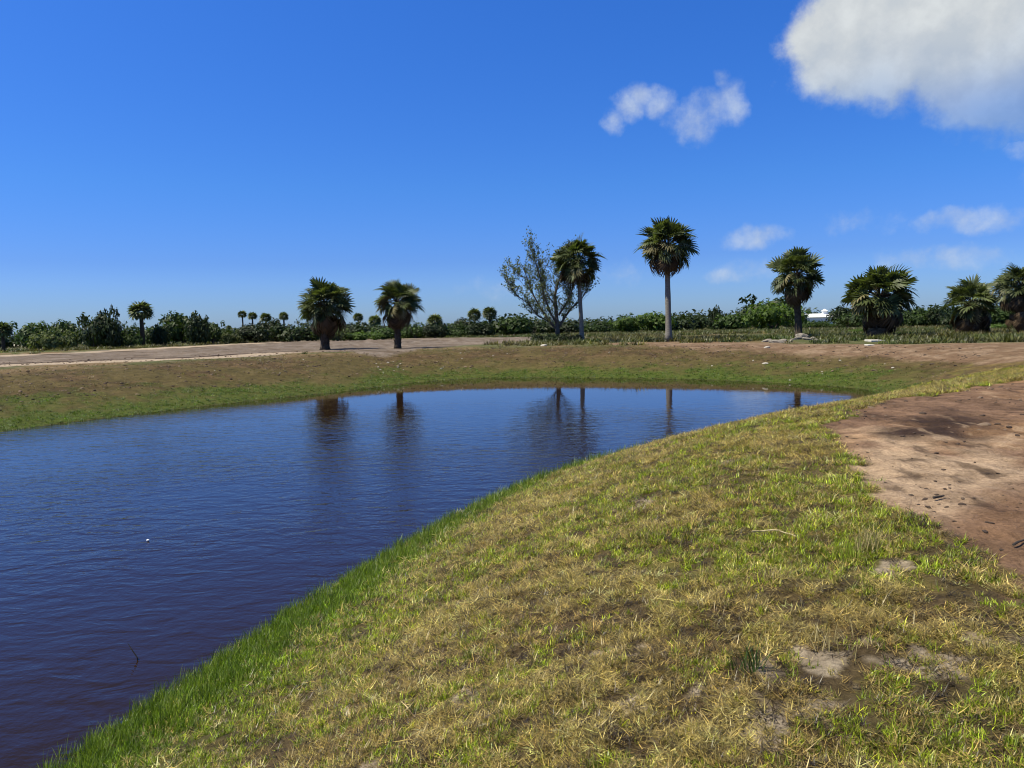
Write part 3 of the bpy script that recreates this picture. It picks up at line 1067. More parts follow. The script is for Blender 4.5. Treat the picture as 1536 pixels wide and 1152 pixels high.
PALMS = [
 dict(u_base=487, depth=64, u_top=486, v_top=420, crown_px=84, trunk_r=(.33, .27), nf=62, nd=12, booted=True, pale=False, seed=1, skirt=3, old=.08,
      label='stout dark palm with a thick booted trunk standing alone on the pale sand road'),
 dict(u_base=596, depth=62, u_top=596, v_top=421, crown_px=74, trunk_r=(.24, .20), nf=56, nd=12, booted=True, pale=False, seed=2, skirt=4, old=.16,
      label='short palm with brown hanging dead fronds casting its shadow on the sand road'),
 dict(u_base=873, depth=66, u_top=866, v_top=355, crown_px=78, trunk_r=(.20, .155), nf=52, nd=9, pale=True, seed=3, old=.10,
      label='slender grey palm standing right beside the half bare leafy tree'),
 dict(u_base=1003, depth=61, u_top=1000, v_top=326, crown_px=90, trunk_r=(.245, .185), nf=60, nd=10, pale=True, seed=4, old=.12,
      label='tallest palm, pale straight trunk and full round crown above the weeds'),
 dict(u_base=1198, depth=62, u_top=1194, v_top=375, crown_px=82, trunk_r=(.27, .22), nf=56, nd=12, pale=False, seed=5, old=.16,
      label='medium palm with rubble at its foot in front of the bright green shrub'),
 dict(u_base=1315, depth=58, u_top=1321, v_top=397, crown_px=102, trunk_r=(.40, .38), nf=66, nd=16, booted=True, pale=False, seed=6, skirt=22, old=.13, flatten=1.03,
      label='broad heavy palm with a dark shaggy skirt and a white slab before it'),
 dict(u_base=1458, depth=59, u_top=1459, v_top=417, crown_px=84, trunk_r=(.40, .38), nf=44, nd=14, booted=True, pale=False, seed=7, skirt=26, old=.18,
      label='low ragged palm with a loose open crown and dead fronds down to the ground'),
 dict(u_base=1537, depth=56, u_top=1533, v_top=391, crown_px=80, trunk_r=(.40, .34), nf=56, nd=14, booted=True, pale=False, seed=8, skirt=14, old=.15,
      label='dense palm cut off by the right edge of the view'),
]
for k in PALMS: palm(**k)

# far palms: a trunk and one crown each
def far_palm_crown(seed):
    random.seed(seed)
    mb = MB()
    for i in range(44):
        t = (i + .5) / 44
        el = math.asin(1 - t * 1.6) if t * 1.6 < 2 else -1
        a = i * 2.39996
        q = Matrix.Rotation(a, 3, 'Z') @ Matrix.Rotation(-el, 3, 'Y') @ Matrix.Rotation(rnd(-.6, .6), 3, 'X')
        for j in range(7):
            b = -1.5 + 3 * j / 6
            d = Vector((math.cos(b), math.sin(b), 0))
            s_ = Vector((-d.y, d.x, 0)) * .09
            L = rnd(.5, .66)
            p0 = Vector((.38, 0, 0)); p1 = p0 + d * L * .6; p2 = p0 + d * L + Vector((0, 0, -.16))
            vs = [q @ (p0 - s_ * .2), q @ (p0 + s_ * .2), q @ (p1 + s_), q @ p2, q @ (p1 - s_)]
            mb.add(vs, [(0, 1, 2, 4), (4, 2, 3)])
    return mb.mesh('crown', [M_FROND])
FPC = [far_palm_crown(40 + i) for i in range(3)]
def far_palm(u, v_top, crown_px, depth, label, group='small fan palms among the far bushes', squash=1.0):
    x, y, zt = at_depth(u, v_top, depth)
    z0 = H(x, y) - .1
    Rr = crown_px / F * depth / 2
    hc = zt - z0 - Rr * squash
    r = root('palm_tree', (x, y, z0), label, 'palm tree', group)
    mb = MB()
    tr = .012 * crown_px / 2 * depth / F * 14
    mb.tube([(0, 0, 0), (.03, 0, hc * .5), (0, 0, hc)], [tr, tr * .85, tr * .75], 8)
    mb.build('trunk', [M_TRUNK_DARK], r, True)
    o = link(bpy.data.objects.new('crown', random.choice(FPC)), r)
    o.location = (0, 0, hc); o.scale = (Rr, Rr, Rr * squash); o.rotation_euler = (0, 0, rnd(0, 6))
for a in [(210, 447, 42, 100, 'lone slim palm rising above the bushes on the far left'),
          (363, 464, 16, 210, 'small far palm, first of the row seen past the bushes'),
          (378, 466, 17, 215, 'small far palm, second of the row, close to its neighbour'),
          (398, 467, 21, 200, 'far palm, third of the row, half sunk in a dark bush'),
          (425, 466, 18, 205, 'far palm, last of the row, nearest to the stout dark palm'),
          (537, 467, 19, 180, 'small far palm between the two palms on the sand road'),
          (562, 470, 24, 150, 'small far palm behind the left side of the dead hanging fronds'),
          (652, 468, 30, 125, 'round headed dark palm right of the sand road palms'),
          (711, 460, 25, 130, 'left one of a close pair of dark palms in the bushes'),
          (734, 457, 27, 130, 'right one of a close pair of dark palms in the bushes'),
          (343, 487, 9, 260, 'tiny palm top far off between two bushes on the left'),
          (2, 479, 34, 92, 'dark palm crown cut off by the left edge of the view')]:
    far_palm(*a)

# ------------------------------------------------------------------ bushes
def leaf_cloud(mb, c, rad, n, size, m=0, up=.35):
    for _ in range(n):
        d = Vector((random.gauss(0, 1), random.gauss(0, 1), random.gauss(0, 1))).normalized()
        k = random.random() ** .4
        p = Vector((c[0] + d.x * rad[0] * k, c[1] + d.y * rad[1] * k, c[2] + d.z * rad[2] * k))
        if p.z < .02: p.z = rnd(.02, .15)
        nrm = (d + Vector((rnd(-.8, .8), rnd(-.8, .8), rnd(-.6, .9) + up))).normalized()
        a = nrm.cross(Vector((rnd(-1, 1), rnd(-1, 1), rnd(-1, 1)))).normalized()
        b = nrm.cross(a)
        s_ = size * rnd(.6, 1.35)
        mb.add([p + a * s_, p + b * s_ * .5, p - a * s_, p - b * s_ * .5], [(0, 1, 2, 3)], m)

def bush_mesh(seed, m, kind):
    random.seed(seed)
    mb = MB()
    # unit bush: 2 wide, 1 high
    if kind == 'round':
        lobes = [(rnd(-.45, .45), rnd(-.45, .45), rnd(.3, .62), rnd(.3, .5)) for _ in range(9)] + [(0, 0, .42, .55)]
        for (x, y, z, q) in lobes:
            leaf_cloud(mb, (x, y, z), (q, q, q * .72), 190, .072)
        for _ in range(9):          # shoots that break the outline
            a, l = rnd(0, 6.28), rnd(.3, .75)
            leaf_cloud(mb, (math.cos(a) * l, math.sin(a) * l, 1.0 - l * .5 + rnd(-.12, .05)), (.13, .13, .13), 16, .06)
    elif kind == 'wide':
        lobes = [(rnd(-.75, .75), rnd(-.4, .4), rnd(.2, .5), rnd(.25, .42)) for _ in range(12)]
        for (x, y, z, q) in lobes:
            leaf_cloud(mb, (x, y, z), (q, q, q * .8), 165, .070)
        for _ in range(20):
            x = rnd(-.85, .85)
            leaf_cloud(mb, (x, rnd(-.3, .3), .80 - abs(x) * .3 + rnd(-.10, .06)), (.07, .07, .13), 12, .04)
    else:                            # upright, ragged
        for k in range(11):
            z = .15 + .8 * k / 10
            w = .62 * (1 - .55 * (k / 10)) 
            leaf_cloud(mb, (rnd(-.3, .3) * w * 1.4, rnd(-.3, .3) * w, z), (w * .75, w * .75, .15), 160, .07)
        for _ in range(14):
            a, z = rnd(0, 6.28), rnd(.4, 1.0)
            w = .8 * (1.1 - z * .7)
            leaf_cloud(mb, (math.cos(a) * w, math.sin(a) * w, z + .06), (.09, .09, .10), 14, .045)
    return mb.mesh('crown', [m])
def stems_mesh(seed):
    random.seed(seed)
    mb = MB()
    for i in range(6):
        a = i * 1.05 + rnd(-.3, .3)
        mb.tube([(0.02 * math.cos(a), .02 * math.sin(a), 0), (.12 * math.cos(a), .12 * math.sin(a), .25), (.38 * math.cos(a), .38 * math.sin(a), .62)], [.028, .02, .008], 5)
    return mb.mesh('trunk', [M_BARK])
STEMS = [stems_mesh(i) for i in range(3)]
BM = {}
for mi, m in enumerate((M_LEAF_DARK, M_LEAF_MID, M_LEAF_BRIGHT, M_LEAF_OLIVE)):
    for ki, kd in enumerate(('round', 'wide', 'tall')):
        for rep in range(2):
            BM[('dmbo'[mi], kd[0], rep)] = bush_mesh(200 + mi * 10 + ki * 3 + rep * 101, m, kd)

def bush(u, v_top, w_px, depth, code, label, name='bush', cat='bush', group='bushes along the far edge of the plain', rep=None):
    x, y, zt = at_depth(u, v_top, depth)
    z0 = H(x, y) - .06
    hgt = max(.3, zt - z0)
    w = w_px / F * depth / 2 * 1.36
    r = root(name, (x, y, z0), label, cat, group)
    o = link(bpy.data.objects.new('crown', BM[(code[0], code[1], random.randint(0, 1) if rep is None else rep)]), r)
    o.scale = (w, max(w * .8, hgt * .45), hgt * 1.22)
    o.rotation_euler = (0, 0, rnd(-.5, .5) + random.choice((0, math.pi)))
    s_ = link(bpy.data.objects.new('trunk', random.choice(STEMS)), r)
    s_.scale = (w, w, hgt)
    return r
random.seed(5)
BUSHES = [
 (45, 484, 62, 104, 'mr', 'mid green bush just right of the palm cut off at the left edge'),
 (80, 492, 50, 96, 'ow', 'low olive bush with a pale stem near the left edge'),
 (104, 481, 48, 104, 'mr', 'rounded bush on the left between a low olive one and a big dark one'),
 (138, 473, 66, 98, 'dr', 'big dark bush left of the lone slim palm'),
 (162, 466, 42, 96, 'dr', 'tall spiky dark bush left of the lone slim palm'),
 (190, 485, 46, 99, 'mw', 'spreading green bush at the foot of the lone slim palm'),
 (222, 492, 40, 108, 'mr', 'small green bush right beside the lone slim palm'),
 (243, 489, 34, 102, 'dr', 'small black green bush right of the lone slim palm'),
 (273, 469, 58, 110, 'mr', 'tall leafy tree, highest bush between the lone palm and the far palm row'),
 (298, 473, 40, 108, 'dr', 'dark upright bush against the tall leafy tree on the left'),
 (318, 483, 44, 112, 'mr', 'green bush between the dark upright bush and the far palm row'),
 (342, 492, 36, 116, 'ow', 'yellowish low bush before the first far palm of the row'),
 (382, 486, 52, 118, 'dr', 'dark bush under the first two far palms of the row'),
 (408, 481, 52, 124, 'dr', 'dark bush swallowing the third far palm of the row'),
 (446, 480, 64, 122, 'dw', 'wide dark bush just left of the stout dark palm'),
 (506, 492, 42, 116, 'or', 'pale olive shrub against the right of the stout dark trunk'),
 (532, 485, 52, 128, 'dr', 'dark bush under the small far palm between the sand road palms'),
 (545, 496, 60, 118, 'bw', 'low pale leafed shrub in the gap between the sand road palms'),
 (574, 492, 48, 122, 'mr', 'bush directly behind the left side of the short sand road palm'),
 (622, 483, 50, 126, 'mw', 'leafy bush directly right of the short sand road palm'),
 (652, 486, 40, 120, 'dr', 'dark bush beneath the round headed dark palm'),
 (680, 484, 48, 126, 'mw', 'green bush left of the close pair of dark palms'),
 (700, 477, 40, 128, 'dr', 'dark bush pressing on the left of the close palm pair'),
 (722, 484, 48, 124, 'dr', 'dark bush at the foot of the close palm pair'),
 (766, 475, 54, 126, 'mr', 'bush right of the close palm pair, left of the half bare tree'),
 (798, 482, 50, 128, 'dw', 'dark bush seen behind the left limbs of the half bare tree'),
 (846, 482, 56, 126, 'dr', 'dark bush straight behind the trunk of the half bare tree'),
 (906, 483, 58, 128, 'mw', 'dark green bush right behind the slender grey palm'),
 (942, 473, 52, 118, 'br', 'bright dome of a bush, left one of two near the tallest palm'),
 (985, 471, 58, 120, 'br', 'bright dome of a bush touching the tallest trunk on its left'),
 (1034, 476, 52, 134, 'dr', 'dark rounded bush just right of the tallest trunk'),
 (1072, 462, 28, 128, 'dr', 'narrow dark tree sticking up between the tallest and the medium palm'),
 (1092, 472, 54, 124, 'mr', 'mid green bush leaning on the narrow dark tree'),
 (1124, 477, 46, 128, 'dw', 'low dark bush left of the large bright green shrub'),
 (1150, 447, 92, 170, 'dr', 'large dark tree behind the large bright green shrub'),
 (1160, 457, 84, 112, 'br', 'large bright green shrub left of the medium palm'),
 (1192, 470, 40, 140, 'dr', 'dark bush behind the trunk of the medium palm'),
 (1222, 482, 44, 116, 'mr', 'small bush standing in front of the white building'),
 (1252, 481, 44, 122, 'mw', 'low bush at the right end of the white building'),
 (1266, 461, 50, 175, 'dr', 'dark tree rising behind the right end of the white building'),
 (1274, 470, 46, 112, 'mr', 'green bush against the left of the broad heavy palm'),
 (1352, 464, 62, 108, 'dw', 'dark bush just behind the right side of the broad heavy palm'),
 (1386, 463, 56, 106, 'mr', 'rounded bush midway between the broad palm and the low ragged palm'),
 (1408, 460, 36, 104, 'dr', 'dark upright bush left of the low ragged palm'),
 (1436, 470, 50, 100, 'dr', 'dark bush filling in behind the low ragged palm'),
 (1500, 464, 66, 96, 'mr', 'green bush between the low ragged palm and the cut off palm'),
 (1520, 484, 60, 84, 'bw', 'low bright bush before the palm cut off on the right'),
 (1480, 487, 46, 86, 'mw', 'low bush at the right foot of the low ragged palm'),
 (1392, 490, 60, 88, 'ow', 'low olive scrub between the broad palm and the low ragged palm'),
 (1290, 494, 34, 76, 'br', 'small light green bush at the left foot of the broad heavy palm'),
 (978, 505, 24, 62, 'dw', 'little dark shrub on the left of the tallest trunk'),
 (1012, 503, 26, 62, 'dw', 'little dark shrub on the right of the tallest trunk'),
 (852, 499, 34, 65.5, 'dw', 'dark scrub between the half bare tree and the slender grey palm'),
 (816, 498, 40, 65.5, 'dw', 'dark scrub crowding the foot of the half bare tree'),
 (890, 507, 26, 65, 'mw', 'tiny shrub just right of the slender grey palm'),
 (1440, 484, 36, 74, 'dw', 'dark scrub at the left foot of the low ragged palm'),
]
for i, b in enumerate(BUSHES):
    bush(*b, rep=i % 2)

def treeline():
    def vn(q): return float(vnoise(np.array([q + 50.]), np.array([3.3]), 5)[0])
    random.seed(77)
    mb = MB()
    for i in range(420):
        a = R(rnd(-46, 46))
        d = rnd(126, 190)
        if R(16.5) < a < R(25.5) : continue
        hh, w = rnd(1.4, 2.3) + rnd(.2, 2.6) * vn(a * 14) * (1.25 if a > R(25.5) else 1), rnd(1.6, 4.2)
        leaf_cloud(mb, (math.sin(a) * d, math.cos(a) * d, hh * .45), (w, w, hh * .6), 110, .42)
    for i in range(420):
        a = R(rnd(-46, 46))
        d = rnd(260, 420)
        x, y = math.sin(a) * d, math.cos(a) * d
        hh = rnd(1.8, 4.2) * (1 + .35 * (a > .1))
        w = rnd(4, 9)
        leaf_cloud(mb, (x, y, hh * .5), (w, w, hh * .62), 60, .75)
    o = mb.build('treeline', [M_LEAF_DARK])
    props(o, kind='stuff')
treeline()

# ------------------------------------------------------------------ the half bare tree
def half_bare_tree():
    random.seed(31)
    depth = 66.5
    bx, by, _ = at_depth(836, 512, depth)
    z0 = H(bx, by) - .05
    r = root('half_bare_tree', (bx, by, z0), 'sparse tree with forked bare limbs and few small leaves left of the slender grey palm', 'tree')
    S = depth / F
    def px(u, v): return Vector(((u - 836) * S + (v - 512) * S * -.0244, 0, (512 - v) * S))
    leaves = []
    def limb(mb, pts, r0, r1, n=7):
        k = len(pts)
        mb.tube(pts, [r0 + (r1 - r0) * i / (k - 1) for i in range(k)], n)
    def twigs(mb, p, d, L, rad, lvl):
        pts = [p]
        q, dd = p.copy(), d.normalized()
        for i in range(4):
            dd = (dd + Vector((rnd(-.28, .28), rnd(-.28, .28), rnd(-.12, .26)))).normalized()
            q = q + dd * L / 4
            pts.append(q.copy())
        limb(mb, pts, rad, rad * .45, 5 if lvl else 4)
        if lvl > 0:
            for i in range(random.randint(3, 4)):
                b = random.choice(pts[1:])
                nd_ = (dd + Vector((rnd(-1, 1), rnd(-1, 1), rnd(-.3, .9)))).normalized()
                twigs(mb, b, nd_, L * rnd(.5, .72), rad * .5, lvl - 1)
        else:
            for b in pts[1:]:
                leaves.append(b)
    # main limbs drawn as bent paths, y gives them their depth
    mains = [([(836, 512), (836, 490), (834, 465), (832, 440), (838, 418), (842, 412)], .22, .06, [0, 0, .1, .3, .5, .7]),
             ([(835, 492), (824, 478), (812, 460), (800, 438), (790, 412), (780, 410)], .11, .035, [0, .2, .5, .8, 1, 1.2]),
             ([(836, 484), (826, 468), (815, 440), (808, 410), (804, 398), (801, 386)], .10, .03, [0, -.3, -.7, -.9, -1, -1.1]),
             ([(822, 478), (806, 470), (792, 452), (776, 440), (766, 428)], .07, .025, [.1, -.2, -.5, -.6, -.6]),
             ([(838, 488), (848, 472), (857, 460), (870, 450), (880, 436)], .12, .04, [0, .3, .5, .8, 1.1]),
             ([(838, 470), (850, 450), (858, 430), (862, 410), (858, 402)], .09, .03, [0, -.4, -.8, -1, -1.1]),
             ([(834, 458), (822, 440), (816, 425)], .07, .03, [.1, .5, .9])]
    for i, (pp, r0, r1, dep) in enumerate(mains):
        mb = MB()
        pts = [px(*p) + Vector((0, dy, 0)) for p, dy in zip(pp, dep)]
        limb(mb, pts, r0, r1, 9)
        if i:
            for k in range(1, len(pts)):
                for _ in range(5):
                    d = (pts[k] - pts[k - 1]).normalized() + Vector((rnd(-.9, .9), rnd(-.9, .9), rnd(0, .7)))
                    twigs(mb, pts[k].lerp(pts[k - 1], rnd(0, .8)), d, rnd(.9, 1.5), max(.02, r1 * .4), 2)
        else:
            for k in range(3, len(pts)):
                for _ in range(5):
                    d = Vector((rnd(-1, 1), rnd(-1, 1), rnd(.1, .9)))
                    twigs(mb, pts[k].lerp(pts[k - 1], rnd(0, .8)), d, rnd(1.0, 1.7), max(.022, r1 * .5), 2)
        mb.build('trunk' if i == 0 else 'limb', [M_BARK], r, True)
    lf = MB()
    for p in leaves:
        for _ in range(random.choice((0, 1, 1, 2, 2))):
            q = p + Vector((rnd(-.12, .12), rnd(-.12, .12), rnd(-.12, .12)))
            n = Vector((rnd(-1, 1), rnd(-1, 1), rnd(-.2, 1))).normalized()
            a = n.cross(Vector((rnd(-1, 1), rnd(-1, 1), rnd(-1, 1)))).normalized()
            b = n.cross(a)
            s_ = rnd(.06, .115)
            lf.add([q + a * s_, q + b * s_ * .5, q - a * s_, q - b * s_ * .5], [(0, 1, 2, 3)])
    o = lf.build('foliage', [M_LEAF_SPARSE], r)
    o['kind'] = 'stuff'
half_bare_tree()

# ------------------------------------------------------------------ the white building far off
def white_building():
    depth = 235
    x0, y0, _ = at_depth(1198, 480, depth)
    x1, _, _ = at_depth(1282, 480, depth)
    w = x1 - x0
    r = root('white_building', ((x0 + x1) / 2, y0, -.1), 'long low white building with a small cupola far behind the medium palm', 'building')
    b = MB(); b.box(-w / 2, w / 2, -4, 4, 0, 2.2)
    wl = b.build('wall', [M_WHITE], r)
    rf = MB()
    e = .5
    rf.add([(-w / 2 - e, -4.5, 2.2), (w / 2 + e, -4.5, 2.2), (w / 2 + e, 4.5, 2.2), (-w / 2 - e, 4.5, 2.2), (-w / 2 + 1.5, 0, 3.3), (w / 2 - 1.5, 0, 3.3)],
           [(0, 1, 5, 4), (1, 2, 5), (2, 3, 4, 5), (3, 0, 4), (3, 2, 1, 0)])
    rfo = rf.build('roof', [M_ROOF], r)
    c = MB(); c.box(-w * .04 - .6, -w * .04 + .6, -.6, .6, 3.0, 4.0)
    cu = c.build('cupola', [M_WHITE], r)
    k = MB(); k.add([(-w * .04 - .85, -.85, 4.0), (-w * .04 + .85, -.85, 4.0), (-w * .04 + .85, .85, 4.0), (-w * .04 - .85, .85, 4.0), (-w * .04, 0, 4.7)],
                    [(0, 1, 4), (1, 2, 4), (2, 3, 4), (3, 0, 4), (3, 2, 1, 0)])
    k.build('cupola_roof', [M_ROOF], cu)
    # a smaller shed with a white roof to the right
    x2, y2, _ = at_depth(1266, 482, 200)
    s = root('white_shed', (x2, y2, -.1), 'tiny white roofed shed half hidden by bushes right of the long white building', 'shed')
    b = MB(); b.box(-1.6, 1.6, -1.5, 1.5, 0, 1.9); b.build('wall', [M_WHITE], s)
    q = MB(); q.add([(-1.9, -1.8, 1.9), (1.9, -1.8, 1.9), (1.9, 1.8, 1.9), (-1.9, 1.8, 1.9), (-1.9, 0, 2.6), (1.9, 0, 2.6)],
                    [(0, 1, 5, 4), (1, 2, 5), (2, 3, 4, 5), (3, 0, 4), (3, 2, 1, 0)])
    q.build('roof', [M_ROOF], s)
white_building()

# ------------------------------------------------------------------ mounds, rubble, stones, clods
def mound(u, v, w_px, h_px, label, m, name='sand_mound', cat='mound'):
    x, y = P(u, v)
    d = y
    w, h = w_px / F * d / 2, h_px / F * d
    me = clod_mesh(name, m, 1.0, int(u), 2, .22)
    o = link(bpy.data.objects.new(name, me))
    o.location = (x, y, H(x, y))
    o.scale = (w, w * .7, h)
    me.polygons.foreach_set('use_smooth', [True] * len(me.polygons))
    props(o, label, cat)
M_PALESAND = rough_material('pale_sand', (.36, .33, .27), (.56, .52, .44), 3, .05)
mound(24, 521, 48, 5, 'long pale sand heap at the left edge before the bushes', M_PALESAND)
mound(437, 511, 28, 4.5, 'small pale sand heap left of the stout dark palm', M_PALESAND)
mound(262, 507, 20, 4, 'small straw coloured heap among the bushes right of the lone palm', M_STRAW, 'straw_heap', 'heap')

M_PEBBLE = rough_material('dull_stone', (.24, .21, .17), (.50, .46, .40), 9, .01)
ROCKS = [clod_mesh('stone', M_PEBBLE, .55, 300 + i, 1, .35) for i in range(5)]
RUB = [clod_mesh('rubble_piece', M_STONE, .5, 320 + i, 1, .5) for i in range(4)]
M_RUB = rough_material('grey_rubble', (.13, .11, .09), (.31, .275, .23), 5, .02)
for me in RUB: me.materials[0] = M_RUB
def zone_label(name, u, v, size):
    if name == 'dirt_clod':
        if v < 640 and u < 1310: return 'dark clod at the grassy tip of the dirt track nearest the pond end'
        if v < 672 and u < 1340: return 'dark clod on the pale left tip of the dirt track'
        if v < 648: return 'dark clod on the brown upper part of the dirt track'
        if v < 675: return 'dark clod along the lower edge of the dark damp patch'
        if v < 738 and u < 1345: return 'dark clod on the pale dirt close to the grass edge'
        if v < 738: return 'dark clod on the pale dirt below the damp patch'
        if v < 772 and u < 1425: return 'dark clod in the cluster where the pale dirt turns brown'
        return 'dark clod on the brown lower right part of the dirt track'
    if name == 'stone':
        if u < 500: return 'pale stone on the bank below the stretch of sand road at left'
        if u < 625: return 'pale stone in the cluster on the bank below the short sand road palm'
        if u < 780: return 'pale stone on the bank between the cluster and the half bare tree'
        if u < 1090: return 'pale stone on the bank below the two tall palms'
        if u < 1200: return 'pale stone on the bank below the rubble'
        return 'pale stone on the bank at the right end of the pond'
    if name == 'rubble_piece':
        if u < 1180: return 'grey rubble chunk left of the medium palm trunk'
        if u < 1210: return 'grey rubble chunk piled against the foot of the medium palm'
        return 'grey rubble chunk right of the medium palm trunk'

def place(name, me, u, v, size_px, label, cat, group=None, z=0., flat=1., rz=None, level=None):
    # walk the sight line down to the real ground
    d = pix_ray(u, v)
    ts = np.linspace(2.0, 130, 4000)
    px_, py_, pz_ = d[0] * ts, d[1] * ts, CAM_H + d[2] * ts
    hit = np.argmax(pz_ <= height(px_, py_))
    x, y = px_[hit], py_[hit]
    o = link(bpy.data.objects.new(name, me))
    s_ = size_px / F * math.hypot(x, y) / 2
    if name == 'dirt_clod': s_ *= .62
    o.location = (x, y, H(x, y) + s_ * .12 + z)
    o.scale = (s_ * rnd(.9, 1.3), s_ * rnd(.5, 1.0), s_ * flat * rnd(.7, 1.1))
    o.rotation_euler = (rnd(-.2, .2), rnd(-.2, .2), rnd(0, 6.28) if rz is None else rz)
    return props(o, zone_label(name, u, v, size_px) or label, cat, group)
random.seed(12)
# white slab before the broad palm
def slab(u, v, w, d_, h, label):
    x, y = P(u, v)
    mb = MB(); mb.box(-w / 2, w / 2, -d_ / 2, d_ / 2, 0, h)
    o = mb.build('concrete_slab', [M_STONE])
    o.location = (x, y, H(x, y) - .02); o.rotation_euler = (0.04, .03, .1)
    bv = o.modifiers.new('b', 'BEVEL'); bv.width = .03; bv.segments = 2
    props(o, label, 'slab')
slab(1312, 512, .95, .8, .13, 'white concrete slab lying before the broad heavy palm')
slab(1304, 517, .42, .4, .08, 'smaller white slab nearer the path than the larger one')
for i, (u, v, s_) in enumerate([(1148, 513, 12), (1162, 514, 14), (1174, 512, 10), (1186, 513, 9), (1198, 509, 16), (1206, 508, 18), (1214, 510, 12), (1226, 512, 10), (1240, 513, 9), (1190, 510, 9), (1221, 508, 9), (1252, 512, 7)]):
    place('rubble_piece', random.choice(RUB), u, v, s_, 'grey chunk of rubble heaped around the foot of the medium palm', 'rubble', 'rubble at the foot of the medium palm')
wh = [(590, 543), (582, 544), (565, 546), (597, 551), (571, 555), (591, 556), (605, 555), (575, 560), (567, 551), (601, 546), (691, 530), (665, 551), (740, 534), (761, 531), (693, 538), (1149, 522), (1148, 546), (1130, 541), (420, 560), (455, 540), (1233, 558), (1327, 546), (1339, 552), (1260, 541), (816, 519), (914, 529), (1068, 549), (662, 553), (1185, 571), (1234, 561), (322, 556)]
for i, (u, v) in enumerate(wh):
    big = 9 if (u, v) in ((1149, 522), (1148, 546), (816, 519)) else rnd(2.2, 4)
    place('stone', random.choice(ROCKS), u, v, big, 'small pale stone lying on the brown slope of the far bank', 'stone', 'pale stones on the far bank')
CL = [clod_mesh('dirt_clod', M_CLOD, .55, 340 + i, 0, .8) for i in range(6)]
for (u, v, s_) in [(1296, 625, 13), (1285, 617, 12), (1298, 618, 9), (1272, 656, 10), (1286, 667, 7), (1288, 683, 10), (1354, 655, 10), (1372, 650, 8), (1384, 653, 7), (1404, 681, 11), (1388, 684, 6), (1415, 705, 11), (1366, 744, 11), (1388, 749, 13),
                   (1410, 746, 12), (1394, 762, 11), (1378, 757, 7), (1336, 760, 7), (1328, 725, 7), (1480, 712, 12), (1497, 711, 8), (1462, 694, 6), (1475, 624, 9), (1428, 586, 7), (1358, 602, 8), (1533, 622, 8), (1510, 761, 6), (1526, 762, 5), (1486, 786, 14), (1478, 800, 13), (1432, 784, 12), (1438, 793, 8), (1503, 826, 8),
                   (1460, 748, 6), (1420, 664, 8), (1438, 667, 8), (1448, 663, 7), (1330, 630, 5), (1512, 640, 5), (1368, 688, 7), (1205, 656, 12), (1192, 702, 10), (1262, 690, 9), (1418, 800, 6), (1450, 812, 7), (1340, 700, 5), (1308, 697, 5), (1440, 724, 6), (1402, 722, 6), (1500, 846, 6)]:
    place('dirt_clod', random.choice(CL), u, v, s_, 'small dark clod lying on or beside the bare dirt track', 'clod', 'dark clods on the dirt track', flat=.8)

# sticks, straw, tussocks
def stick(u0, v0, u1, v1, r_, m, label, name='stick', zlift=.02, level=None):
    pts = []
    for t in (0, .35, .7, 1):
        u, v = u0 + (u1 - u0) * t, v0 + (v1 - v0) * t
        d = pix_ray(u, v)
        if level is None:
            ts = np.linspace(1.5, 60, 6000)
            px_, py_, pz_ = d[0] * ts, d[1] * ts, CAM_H + d[2] * ts
            k = np.argmax(pz_ <= height(px_, py_) + zlift)
            x, y, z = px_[k], py_[k], pz_[k]
        else:
            x, y = P(u, v, level); z = level
        pts.append(Vector((x, y, z + rnd(0, .01))))
    b = pts[0].copy()
    mb = MB(); mb.tube([p - b for p in pts], [r_, r_ * .95, r_ * .8, r_ * .5], 6)
    o = mb.build(name, [m]); o.location = b
    return props(o, label, 'stick' if name != 'straw' else 'straw')
stick(1128, 797, 1170, 796, .006, M_STRAW, 'pale straw stem lying across the grass left of the tan tussock', 'straw', .05)
stick(1170, 797, 1195, 806, .004, M_STRAW, 'thin pale straw stem crossing the end of the longer one', 'straw', .04)
stick(1520, 818, 1540, 808, .008, M_TWIG, 'thin dark twig on the dirt track at the right edge')
stick(1400, 748, 1416, 744, .012, M_TWIG, 'short dark stick among the clods on the dirt track')
mb = MB()
mb.tube([(0, 0, -.25), (.02, 0, .02), (-.035, .01, .10), (-.07, .02, .15)], [.006, .006, .005, .002], 5)
o = mb.build('twig', [M_TWIG]); x, y = P(203, 990, WZ); o.location = (x, y, WZ)
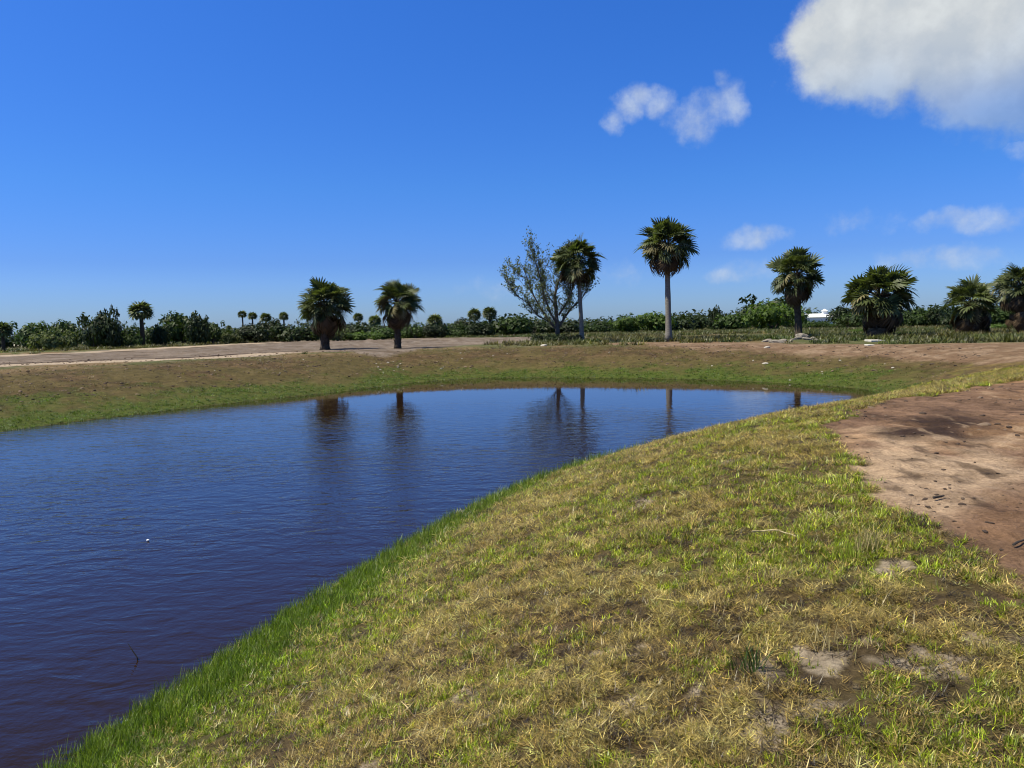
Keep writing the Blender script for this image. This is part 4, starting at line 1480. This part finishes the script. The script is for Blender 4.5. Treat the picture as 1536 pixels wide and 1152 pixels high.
props(o, 'dark bent twig sticking up out of the pond water', 'twig')
mb = MB()
import bmesh
bm = bmesh.new(); bmesh.ops.create_uvsphere(bm, u_segments=14, v_segments=9, radius=.017)
for v in bm.verts:
    v.co.x *= 1.35
    if v.co.z > .02: v.co.z *= 1.15
me = bpy.data.meshes.new('float'); bm.to_mesh(me); bm.free(); me.materials.append(M_PLASTIC)
o = link(bpy.data.objects.new('float', me)); x, y = P(222, 812, WZ); o.location = (x, y, WZ + .015)
props(o, 'tiny white speck floating on the open pond water', 'float')

def tussock(u, v, n, L, w, m, label, spread=.05, lean=.35):
    d = pix_ray(u, v)
    ts = np.linspace(1.5, 40, 5000)
    px_, py_, pz_ = d[0] * ts, d[1] * ts, CAM_H + d[2] * ts
    k = np.argmax(pz_ <= height(px_, py_))
    mb = MB()
    for _ in range(n):
        blade(mb, (random.gauss(0, spread), random.gauss(0, spread), -.01), rnd(0, 6.28), L * rnd(.6, 1.1), w * rnd(.7, 1.3), abs(random.gauss(0, lean)), rnd(.1, .8), 4)
    o = mb.build('grass_tussock', [m]); o.location = (px_[k], py_[k], pz_[k])
    props(o, label, 'grass tussock')
M_TAN = leaf_material('tan_blades', (.42, .34, .16), .3, .3)
M_LIMEB = leaf_material('lime_blades', (.22, .28, .03), .3, .35)
M_DEEP = leaf_material('deep_blades', (.07, .12, .03), .3, .3)
random.seed(9)
tussock(1308, 826, 80, .22, .006, M_TAN, 'upright tan straw tussock near the edge of the dirt track', .05, .28)
tussock(1266, 840, 70, .16, .006, M_LIMEB, 'bright yellow green tussock left of the tan straw one', .05, .35)
tussock(1128, 1005, 26, .22, .008, M_DEEP, 'single dark green tussock beside a bare sandy spot', .03, .3)
tussock(1272, 968, 60, .12, .005, M_TAN, 'flattened tan straw tussock below the track in the dry grass', .07, .7)
tussock(721, 882, 60, .15, .006, M_TAN, 'small tan tussock amid the green grass left of centre', .05, .5)
tussock(815, 718, 60, .22, .008, M_DEEP, 'dark green tuft of taller grass where the bank meets the water', .10, .5)
